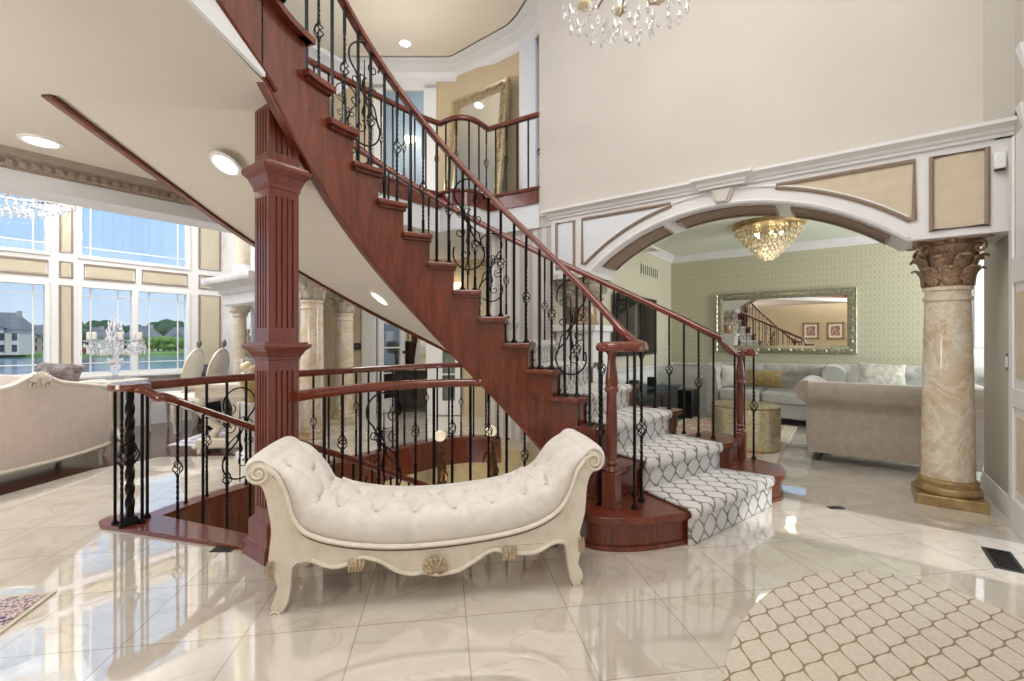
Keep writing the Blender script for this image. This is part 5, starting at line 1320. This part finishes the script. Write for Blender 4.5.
# crystal chandelier of the great room
gq = at_depth(12,205,4.9)
t = thing('great_room_chandelier', 'white crystal chandelier at the upper left in the great room window', 'chandelier', tuple(gq))
m = MB(); rc = random.Random(8)
for R_, n_, zz in ((.5,46,.10),(.40,36,.04),(.28,26,-.02),(.14,14,-.08)):
    for i in range(n_): a = 2*PI*i/n_; crystal(m, (R_*math.cos(a), R_*math.sin(a), zz+.06+rc.uniform(-.02,.02)), .022, .11)
o = m.build('crystal_drops', 'crystal', t, world=False, auto=0); o['kind'] = 'stuff'
MB().tube([(.5*math.cos(2*PI*i/40),.5*math.sin(2*PI*i/40),.17) for i in range(40)], .014, 6, True).build('ring', 'chrome', t, world=False)
MB().tube([(.3*math.cos(2*PI*i/40),.3*math.sin(2*PI*i/40),.35) for i in range(40)], .012, 6, True).build('ring', 'chrome', t, world=False)
for i in range(4): a = PI/2*i; MB().tube([(.5*math.cos(a),.5*math.sin(a),.17),(.3*math.cos(a),.3*math.sin(a),.35),(0,0,.7)], .007, 5).build('stay', 'chrome', t, world=False)
MB().tube([(0,0,.6),(0,0,zt-gq.z)], .01, 6).build('hanging_rod', 'chrome', t, world=False)

# ================= hall behind the stairwell =================
def dg(X0, X1, z0, z1, D0=DG, D1=DG+.12, mb=None):
    mb = mb or MB(); return mb.prism([c2w(X0,D0).to_2d(),c2w(X1,D0).to_2d(),c2w(X1,D1).to_2d(),c2w(X0,D1).to_2d()], z0, z1)
def dX(px, D=DG): return (px-512)/F*D
m = MB(); dg(-4.2,dX(366),0,ZC,mb=m); dg(dX(366),dX(428),2.05,ZC,mb=m); dg(dX(428),dX(492),0,ZC,mb=m)
struct(m.build('wall_hall', 'tan_wall'), 'tan hall wall beyond the stairwell with the office doorway', 'wall')
struct(dg(-4.0,dX(350),0,ZC,7.9,8.0).build('wall_niche', 'tan_wall'))
m = MB(); dg(dX(362),dX(376),0,2.08,DG-.03,DG+.0,m); dg(dX(426),dX(436),0,2.08,DG-.03,DG,m); dg(dX(362),dX(436),2.05,2.2,DG-.03,DG,m)
struct(m.build('trim_doorway', 'white_paint', bevel=.006), 'white casing of the office doorway', 'trim')
# open glazed leaf
def leaf(n, Xh, Dh, ang, w, lab, h=2.04, panes=4):
    d = Vector((math.cos(ang),math.sin(ang))); 
    def q(a, e): return c2w(Xh+d.x*a-d.y*e, Dh+d.y*a+d.x*e).to_2d()
    def bar(mb, a0, a1, z0, z1, e=.02): mb.prism([q(a0,-e),q(a1,-e),q(a1,e),q(a0,e)], z0, z1)
    m = MB(); bar(m,0,.11,.01,h); bar(m,w-.11,w,.01,h); bar(m,.11,w-.11,.01,.24); bar(m,.11,w-.11,h-.12,h)
    for i in range(1,panes): zz = .24+(h-.36)*i/panes; bar(m,.11,w-.11,zz-.012,zz+.012,.012)
    o = struct(m.build('door_%d' % n, 'white_paint'), lab, 'door'); g = MB(); bar(g,.10,w-.10,.22,h-.11,.004); g.build('pane', 'door_glass', o)
    k = MB(); k.ball(tuple(c2w(Xh+d.x*(w-.06)+d.y*.05,Dh+d.y*(w-.06)-d.x*.05,1.0)), .028, 8); k.build('door_knob', 'bronze', o)
leaf(2, dX(377), DG+.06, math.radians(62), .62, 'white glazed office door standing open on the left')
leaf(3, dX(436), DG-.05, math.radians(4), .42, 'white glazed door with a dark curtained pane right of the office doorway')
p = c2w(dX(358),DG-.02,1.06); t = thing('thermostat', 'small black thermostat on the hall wall beside the pillars', 'thermostat', p, A); MB().box((-.05,-.02,0),(.05,.01,.1)).build('housing', 'black', t, world=False, bevel=.006); MB().box((-.035,-.024,.025),(.035,-.018,.08)).build('display', 'door_glass', t, world=False)
# office
struct(dg(-5,.6,0,ZC,10.2,10.3).build('wall_office', 'grey_wall'), 'far wall of the office', 'wall')
bk = thing('bookcase', 'dark wood bookcase with lit shelves at the back of the office', 'bookcase', c2w(-2.1,9.9), A)
m = MB(); m.box((-.75,-.02,0),(.75,.2,2.3)); m.build('back_panel', 'hardwood', bk, world=False)
for x_ in (-.75,-.25,.25,.71): MB().box((x_,-.22,0),(x_+.04,0,2.3)).build('upright', 'espresso', bk, world=False)
for z_ in (.4,.8,1.15,1.5,1.85,2.26): MB().box((-.75,-.22,z_),(.75,0,z_+.035)).build('shelf', 'espresso', bk, world=False)
rc = random.Random(12)
for (z_, lab) in ((1.185,'middle'),(1.535,'upper'),(1.885,'topmost visible')):
    for bx in range(3):
        x_ = -.70+.5*bx; n_ = 5 if bx != 1 else 3
        for i in range(n_):
            wd = rc.uniform(.03,.06); hh = rc.uniform(.15,.25); o = MB().box((x_,-.17,z_),(x_+wd,-.02,z_+hh))
            vs = [Matrix.Translation(c2w(-2.1,9.9)) @ Matrix.Rotation(A,4,'Z') @ v for v in o.v]; o.v = vs
            tag(o.build('book', rc.choice(['pillow_gold','ivory','bronze','tan_wall','sofa_back_pink']), bevel=.003), 'pale or tan book on the %s shelf of the office bookcase' % lab, 'book', 'books on the %s shelf' % lab); x_ += wd+.012
dk = thing('office_desk', 'black desk with a tan top in the office doorway', 'desk', c2w(-1.62,7.95), A)
MB().box((-.62,-.28,.03),(.56,.28,.70)).build('carcass', 'black', dk, world=False, bevel=.01); MB().box((-.66,-.32,.70),(.60,.32,.745)).build('desk_top', 'tan_panel', dk, world=False, bevel=.008); MB().box((-.62,-.285,0),(.56,.2,.05)).build('plinth', 'espresso', dk, world=False)
for x_ in (-.3,.25): MB().box((x_-.24,-.292,.12),(x_+.24,-.279,.62)).build('front_panel', 'espresso', dk, world=False, bevel=.004)
oc = thing('office_chair', 'white high backed office chair behind the black desk', 'chair', c2w(-1.62,8.65), A)
MB().surf(lambda u, v: Vector(((u-.5)*.5*(1-.25*v*v), .12*v+.05*math.cos(PI*(u-.5)), .5+.75*v)), 10, 12).build('backrest', 'porcelain', oc, world=False, solid=.08)
MB().box((-.26,-.3,.42),(.26,.2,.52)).build('seat', 'porcelain', oc, world=False, bevel=.04); MB().lathe([(.03,.08),(.03,.42)], 10).build('pedestal', 'chrome', oc, world=False)
for i in range(5): a = 2*PI*i/5; MB().tube([(0,0,.09),(.28*math.cos(a),.28*math.sin(a),.05),(.29*math.cos(a),.29*math.sin(a),0)], .018, 6).build('leg', 'chrome', oc, world=False)
gl = c2w(-1.52,7.9,.745)
t = thing('desk_lamp', 'cream desk lamp with a tilted bowl shade on the office desk', 'lamp', gl, A+.5)
MB().lathe([(.10,0),(.10,.015),(.04,.03),(.03,.06),(.05,.12),(.03,.2),(.015,.25)], 14).build('base', 'candle', t, world=False)
MB().lathe([(.02,.0),(.10,.05),(.125,.13),(.115,.2),(.06,.24),(0,.245)], 18, M=Matrix.Translation((0,0,.22)) @ Matrix.Rotation(.5,4,'X')).build('lamp_shade', 'porcelain', t, world=False)
# stairwell figures with globe lamps
def globe_figure(px, py, D, lab):
    p = at_depth(px, py, D); t = thing('figure_lamp', lab, 'lamp', (p.x,p.y,-2.6), 0, 'bronze figures with globe lamps')
    zz = p.z+2.6
    MB().stack((0,0), [(.2,0),(.2,.1),(.13,.14),(.13,zz-.62),(.18,zz-.58),(.18,zz-.54)]).build('newel_post', 'cherry', t, world=False)
    m = MB(); b0 = zz-.54
    m.tube([(0,0,b0),(.015,0,b0+.1),(.03,0,b0+.2),(.01,0,b0+.30),(0,0,b0+.38)], [.03,.036,.05,.045,.025], 10); m.ball((0,.0,b0+.405), .032, 8)
    m.tube([(.02,0,b0+.33),(.07,.02,b0+.38),(.045,.01,b0+.46),(.01,0,b0+.475)], [.018,.014,.012,.012], 7); m.tube([(-.02,0,b0+.33),(-.07,.0,b0+.28),(-.10,-.02,b0+.2)], [.018,.014,.010], 7)
    m.tube([(.03,0,b0+.2),(.06,.03,b0+.12),(.03,.05,b0+.02)], [.032,.025,.016], 8)
    m.build('figure', 'bronze', t, world=False); MB().lathe([(.03,zz-.07),(.045,zz-.06),(.03,zz-.05)], 12).build('collar', 'bronze', t, world=False); MB().ball((0,0,zz), .062, 14).build('globe', 'globe_glow', t, world=False)
globe_figure(440,436,4.95,'bronze figure holding a white globe lamp in the stairwell, left one of the pair')
globe_figure(491,431,4.95,'bronze figure holding a white globe lamp in the stairwell, right one under the staircase')

# ================= upper hall =================
UY = 5.4; UC = 5.62
m = MB(); m.box((-5.2,UY,ZU-.4),(-3.75,UY+.12,UC)); struct(m.build('wall_upper_back', 'tan_wall'), 'tan upper landing wall behind the tall gilt mirror', 'wall')
m = MB(); m.box((-3.78,UY-.10,ZU),(-3.5,UY+.1,UC)); m.prism([(-3.5,5.38),(-2.7,AY0+.55),(-2.62,AY0+.6),(-3.4,5.5)], ZU-.4, UC)
struct(m.build('wall_upper_side', 'fascia_white'), 'white pilaster at the right end of the upper landing', 'wall')
m = MB(); dU = 7.4
dg(-4.6,dX(383,dU),ZU-.4,UC,dU,dU+.12,m); dg(dX(383,dU),dX(424,dU),5.32,UC,dU,dU+.12,m); dg(dX(424,dU),dX(459,dU),ZU-.4,UC,dU,dU+.12,m)
struct(m.build('wall_upper_hall', 'tan_wall'), 'tan upper hall wall with a white cased opening', 'wall')
m = MB(); dg(dX(374,dU),dX(385,dU),ZU,5.36,dU-.03,dU,m); dg(dX(424,dU),dX(437,dU),ZU,5.36,dU-.03,dU,m); dg(dX(374,dU),dX(437,dU),5.28,5.40,dU-.03,dU,m)
struct(m.build('trim_upper_opening', 'white_paint', bevel=.006), 'white casing around the upper hall opening', 'trim')
plain('blue_grey', (168,180,186), .7); struct(dg(-4.6,-.3,ZU-.4,UC+.9,9.0,9.1,dg(-4.6,-.3,UC+.7,UC+.8,7.42,9.1,dg(-4.7,-4.6,ZU-.4,UC+.9,7.4,9.1))).build('wall_upper_far', 'blue_grey'), 'blue grey wall beyond the upper hall opening', 'wall')
p = at_depth(411,139,8.93); t = thing('wall_sconce', 'lit half moon sconce on the blue grey upper wall', 'sconce', p, A); MB().lathe([(0,-.10),(.08,-.07),(.15,0),(.15,.01),(0,.01)], 20, a0=PI, a1=2*PI).build('lamp_bowl', 'sconce', t, world=False); MB().box((-.05,-.02,-.08),(.05,.05,.02)).build('back_plate', 'chrome', t, world=False)
cpol = [c2w(-4.6,3.0),c2w(-4.6,dU+.2),c2w(-.4,dU+.2),Vector((-2.3,5.6,0)),Vector((-2.86,AY0+.3,0)),c2w(-.6,5.0),c2w(-1.6,4.0),c2w(-2.2,3.0)]
struct(MB().prism([p.to_2d() for p in cpol], UC, UC+.06).build('ceiling_upper', 'tray_ceiling', auto=0), 'beige tray ceiling of the upper landing', 'ceiling')
cr2 = [(0,-.22),(.02,-.22),(.03,-.16),(.07,-.10),(.15,-.05),(.17,-.045),(.17,-.02),(.30,0),(.32,.0),(.32,.02),(0,.02)]
struct(dg(-5.2,.7,ZC,ZC+.1,7.35,10.3).build('ceiling_office', 'ceiling_paint'))
cl = [c2w(-4.5,dU), c2w(dX(458,dU)+.02,dU), Vector((-3.78,UY,0)), Vector((-3.50,UY-.10,0)), Vector((-2.80,AY0+.5,0))]
struct(MB().sweep([p+Vector((0,0,UC)) for p in cl], cr2).build('trim_crown_upper', 'white_paint', auto=18), 'deep white crown moulding around the upper landing ceiling', 'trim')
p = at_depth(453,284,DG-.06); t = thing('wall_sconce', 'small lit bowl sconce on the tan hall wall seen between the stair balusters', 'sconce', p, A); MB().lathe([(0,-.10),(.07,-.07),(.13,0),(.13,.01),(0,.01)], 20, a0=PI, a1=2*PI).build('lamp_bowl', 'sconce', t, world=False); MB().box((-.05,-.02,-.08),(.05,.05,.02)).build('back_plate', 'chrome', t, world=False)
# leaning gilt mirror
xL, xR = on_y(457,120,UY-.08).x, on_y(511,90,UY-.08).x; zT = 4.98
t = thing('leaning_mirror', 'tall gilt carved mirror leaning on the upper landing wall', 'mirror', ((xL+xR)/2,UY-.35,ZU))
Ml = Matrix.Translation(((xL+xR)/2,UY-.36,ZU)) @ Matrix.Rotation(-.13,4,'X'); w_ = (xR-xL)/2+.02; hh = zT-ZU+.02
m = MB(); fw = .15
lp = lambda d, y: [Ml @ Vector(v) for v in ((-w_+d,y,d),(w_-d,y,d),(w_-d,y,hh-d),(-w_+d,y,hh-d))]
ringframe(m, lp(0,.0), lp(0,-.07)); ringframe(m, lp(0,-.07), lp(.02,-.09)); ringframe(m, lp(.02,-.09), lp(.05,-.07)); ringframe(m, lp(.05,-.07), lp(.11,-.06)); ringframe(m, lp(.11,-.06), lp(.13,-.07)); ringframe(m, lp(.13,-.07), lp(fw,-.03))
Fm = m.build('frame', 'old_gold', t, auto=20)
m = MB(); per = lp(.08,-.075)
for i in range(4):
    a, b = per[i], per[(i+1)%4]; n_ = max(4,int((b-a).length/.11)); d = (b-a).normalized(); nv = (Ml.to_3x3() @ Vector((0,-1,0))); sd = nv.cross(d)
    for j in range(n_):
        c_ = a.lerp(b,(j+.5)/n_); s_ = 1 if j % 2 else -1
        m.tube([c_-d*.05-sd*.022*s_, c_-d*.018+sd*.024*s_+nv*.012, c_+d*.018-sd*.016*s_+nv*.014, c_+d*.05+sd*.022*s_], [.006,.014,.014,.005], 5)
m.build('carving', 'old_gold', Fm)
m = MB(); a_ = lp(fw-.01,-.035); m.add(a_+[v+Ml.to_3x3() @ Vector((0,.01,0)) for v in a_], [[0,1,2,3],[7,6,5,4],[0,4,5,1],[1,5,6,2],[2,6,7,3],[3,7,4,0]]); m.build('looking_glass', 'mirror', t, auto=0)
m = MB(); a_ = lp(.01,0); m.add(a_+[v+Ml.to_3x3() @ Vector((0,.012,0)) for v in a_], [[0,1,2,3],[7,6,5,4],[0,4,5,1],[1,5,6,2],[2,6,7,3],[3,7,4,0]]); m.build('backing', 'espresso', t, auto=0)

# ================= recessed lights =================
def soffit_pt(px, py):
    D = 1.0
    while D < 7:
        p = at_depth(px, py, D); X = (px-512)/F*D - PX; d = D-PD; R = math.hypot(X,d); an = math.degrees(math.atan2(d,X)) % 360
        if RI < R < RO and 50 < an < 182:
            f_ = (R-RI)/(RO-RI)
            if p.z >= bot_in(an)*(1-f_)+bot_out(an)*f_+.012: return p, an, R
        D += .004
    return None
def can_light(p, n, lab, r=.085):
    t = thing('recessed_light', lab, 'ceiling light', tuple(p)); q = n.to_track_quat('Z','Y').to_matrix().to_4x4(); M = Matrix.Translation(p) @ q
    MB().lathe([(r*.82,-.006),(r*.86,-.012),(r*1.08,-.008),(r*1.12,.0),(r*.82,.0)], 28, M=M).build('trim_ring', 'plastic_white', t)
    MB().lathe([(0,-.007),(r*.82,-.007),(r*.82,-.002),(0,-.002)], 28, M=M).build('lens', 'lamp_lens', t)
    return p
for px, py, lab in ((226,164,'bright recessed light in the stair underside beside the square cherry column'),(380,298,'recessed light low in the stair underside above the railing')):
    r = soffit_pt(px, py)
    if r:
        p, an, R = r; tv = (P(R,an+1)-P(R,an)); s_ = (bot_in(an+1)-bot_in(an)); tan = Vector((tv.x,tv.y,s_)).normalized(); rad = (P(RO,an)-P(RI,an)); rad = Vector((rad.x,rad.y,bot_out(an)-bot_in(an))).normalized()
        n = rad.cross(tan); n = n if n.z > 0 else -n; can_light(p, n, lab)
can_light(at_z(41,141,ZC), Vector((0,0,1)), 'oval looking recessed light in the flat ceiling near the crown moulding', .10)
can_light(at_z(405,43,UC), Vector((0,0,1)), 'small recessed light in the upper landing ceiling', .09)

# ================= outdoors =================
LZ = -3.0
def far(px, py, D): return at_depth(px, py, D)
def fieldpoly(pts): return [c2w(*p).to_2d() for p in pts]
struct(MB().prism(fieldpoly([(-260,12),(-12,12),(-12,260),(-260,260)]), LZ-.5, LZ).build('lake', 'lake', auto=0), 'calm blue lake beyond the windows', 'lake')
struct(MB().prism(fieldpoly([(-7.5,8.5),(-14,9.5),(-14,-6),(-7,-6)]), LZ, LZ+.3).build('lawn_near', 'grass', auto=0))
sh = [(-330,95),(-150,108),(-124,112),(-100,122),(-85,135),(-70,160),(-40,165),(-40,320),(-330,320)]
struct(MB().prism(fieldpoly(sh), LZ, LZ+.7).build('lawn_far', 'grass', auto=0), 'green lawn along the far lake shore', 'lawn')
def house(px, D, w, h, rh, lab, wall='house_wall', rot=0.0, roof='roof_grey'):
    X = dX(px, D); t = thing('lake_house', lab, 'house', c2w(X,D,LZ+.7), A+rot, 'houses across the lake')
    d = w*.6
    MB().box((-w/2,-d/2,0),(w/2,d/2,h)).build('wall', wall, t, world=False)
    MB().box((-w*.12,-d/2-.9,0),(w*.22,-d/2+.1,h*1.05)).build('bay', wall, t, world=False)
    m = MB(); m.add([(-w*.56,-d*.62,h),(w*.56,-d*.62,h),(w*.56,d*.62,h),(-w*.56,d*.62,h),(-w*.28,0,h+rh),(w*.28,0,h+rh)], [[0,1,5,4],[1,2,5],[2,3,4,5],[3,0,4],[3,2,1,0]]); m.build('roof', roof, t, world=False, auto=0)
    m = MB(); x0, x1 = -w*.18, w*.28; m.add([(x0,-d/2-1.3,h*1.05),(x1,-d/2-1.3,h*1.05),((x0+x1)/2,-d/2-1.3,h*1.05+rh*.6),(x0,0,h*1.05),(x1,0,h*1.05),((x0+x1)/2,0,h*1.05+rh*.6)], [[0,1,2],[0,2,5,3],[1,4,5,2],[3,5,4],[0,3,4,1]]); m.build('gable', roof, t, world=False, auto=0)
    for r_ in range(2):
        for i in range(5):
            x_ = -w*.42+w*.205*i; y_ = -d/2-(.93 if -w*.1 < x_ < w*.2 else .03); MB().box((x_-w*.055,y_-.05,h*(.12+.45*r_)),(x_+w*.055,y_+.06,h*(.40+.45*r_))).build('window', 'dark_glass', t, world=False)
    MB().box((w*.3,-.5,h),(w*.36,.5,h+rh*1.1)).build('chimney', 'house_stone', t, world=False)
house(4,112,9,6.2,4.2,'large pale house across the lake at the left edge, with a tall gable','house_wall',.3)
house(40,132,7,5.0,3.0,'grey roofed house across the lake, second from the left edge','house_stone',.1); house(92,140,10,4.6,3,'grey roofed house across the lake, left of the candelabra','house_wall',-.1)
house(143,158,9,4.6,4,'long pale house across the lake, right of the candelabra','house_wall',0); house(182,168,9,4.4,4,'pale house across the lake nearest the fireplace','house_stone',.2)
rc = random.Random(21)
def tree(px, D, h, w, lab, mat='tree', grp='trees across the lake'):
    X = dX(px, D); p = c2w(X,D,LZ+.6); t = thing('tree', lab, 'tree', p, 0, grp)
    MB().lathe([(.35,0),(.25,h*.4)], 8).build('trunk', 'bronze', t, world=False)
    m = MB()
    for i in range(9):
        a = rc.random()*6.28; r_ = w*.32*rc.random()**.5; z_ = h*(.35+.5*rc.random()); rr = w*(.22+.12*rc.random())
        m.lathe([(0 if i_ in (0,6) else rr*math.sin(PI*i_/6)*(.85+.3*rc.random()), -rr*math.cos(PI*i_/6)*.8) for i_ in range(7)], 9, (r_*math.cos(a), r_*math.sin(a), z_))
    m.build('crown', mat, t, world=False, auto=70)
for i in range(13): tree(-8+17.5*i+rc.uniform(-2,2), 195+9*(i%2), rc.uniform(9.5,12.5), rc.uniform(10,12), 'dark green tree in the belt behind the lake houses')
tree(80,128,9.5,7,'dark tree beside the left edge of the candelabra window'); 
for i in range(5): tree(152+6*i, 150, 4.6, 5, 'bright green shrub on the far shore before the pale houses', 'grass', 'shrubs on the far shore')
t = thing('red_boat', 'red covered boat at the far shore left of the candelabra', 'boat', c2w(dX(86,122),122,LZ), A); MB().prism([(-3,-1),(2.4,-1),(3.4,0),(2.4,1),(-3,1)], 0, 1.2).build('hull', 'red_boat', t, world=False, bevel=.1); MB().prism([(-1.6,-.8),(.8,-.8),(1.4,0),(.8,.8),(-1.6,.8)], 1.2, 2.3).build('canopy', 'red_boat', t, world=False, bevel=.2)

# ================= camera, sky, lamps and added fill lights =================
cam = bpy.data.cameras.new('camera'); co_ = bpy.data.objects.new('camera', cam); COL.objects.link(co_); sc.camera = co_
cam.sensor_fit = 'HORIZONTAL'; cam.sensor_width = 36; cam.lens = 36*F/1024; cam.clip_start = .05; cam.clip_end = 900
co_.location = (0,0,H); co_.rotation_euler = (PI/2,0,A)
W = bpy.data.worlds.new('sky'); sc.world = W; W.use_nodes = True; wt = W.node_tree; bg = wt.nodes['Background']
tcw = wt.nodes.new('ShaderNodeTexCoord'); spw = wt.nodes.new('ShaderNodeSeparateXYZ'); rw = wt.nodes.new('ShaderNodeValToRGB')
wt.links.new(tcw.outputs['Generated'], spw.inputs[0]); wt.links.new(spw.outputs[2], rw.inputs['Fac']); wt.links.new(rw.outputs['Color'], bg.inputs['Color'])
e = rw.color_ramp.elements; e[0].position = 0.0; e[0].color = lin((214,230,248)); e[1].position = .6; e[1].color = lin((150,196,244)); n_ = e.new(.16); n_.color = lin((178,214,250))
bg.inputs['Strength'].default_value = SKY
def lamp(name, kind, loc, energy, col=(1,1,1), size=1, rot=(0,0,0), size_y=None, spread=None, angle=None):
    l = bpy.data.lights.new(name, kind); l.energy = energy; l.color = col
    if kind == 'AREA':
        l.size = size
        if size_y: l.shape = 'RECTANGLE'; l.size_y = size_y
        if spread: l.spread = spread
    elif kind == 'SUN': l.angle = angle or .02
    else: l.shadow_soft_size = size
    o = bpy.data.objects.new(name, l); COL.objects.link(o); o.location = loc; o.rotation_euler = rot; return o
struct(MB().box((-6,-4.5,5.72),(RX+.2,AY0+.4,5.8)).build('ceiling_foyer', 'ceiling_paint'), 'high foyer ceiling above the chandelier', 'ceiling')
lamp('foyer_fill_light', 'AREA', (-.9,1.4,5.66), 138, (1,.985,.96), 2.6)  # broad soft fill added under the foyer ceiling, no fixture there
lamp('foyer_chandelier_light', 'POINT', (hc_.x,hc_.y,3.75), 30, (1,.97,.93), .25)
lamp('entry_fill_light', 'AREA', (-.2,-1.8,3.4), 95, (1,.98,.96), 2.2)  # unseen fill added behind the camera, hangs from no fitting
lamp('sitting_room_light', 'POINT', (fc[0],fc[1],2.3), 4, (1,.93,.80), .14)
lamp('sitting_room_day_fill', 'AREA', (4.0,6.7,1.5), 165, (1,1,1), 1.9, (0,PI/2,0), 2.0)  # added area lamp standing in for daylight at the open right side
lamp('low_fill_light', 'POINT', (-3.3,-.9,1.3), 56, (1,.98,.95), .3)  # unseen point added to lift the ceiling, no floor lamp stands here
lamp('great_room_light', 'AREA', (-6.3,.6,4.2), 210, (1,.99,.97), 2.6)
lamp('hall_light', 'AREA', (-4.6,4.2,2.45), 22, (1,.97,.9), .5)
lamp('office_light', 'POINT', tuple(c2w(-2.0,9.0,2.2)), 25, (1,.9,.75), .2)
lamp('upper_hall_light', 'POINT', tuple(c2w(-1.5,5.9,4.2)), 50, (1,.96,.9), .25)
lamp('upper_far_light', 'POINT', tuple(c2w(-1.7,8.3,5.0)), 25, (.95,.97,1), .2)
lamp('basement_light', 'POINT', tuple(c2w(-.6,4.6,-.9)), 18, (1,.84,.58), .2)
lamp('stair_can_light', 'SPOT', tuple(at_z(41,141,ZC)-Vector((0,0,.03))), 25, (1,.95,.88), .08)
sun = lamp('sun', 'SUN', (20,0,20), 2.6, (1,.99,.97), angle=.06)
sun.rotation_euler = Vector((-.62,.02,-.78)).to_track_quat('-Z','Y').to_euler()
v = sc.view_settings; v.view_transform = 'Standard'; v.look = 'None'; v.gamma = 1; v.use_curve_mapping = False; v.exposure = EXPO
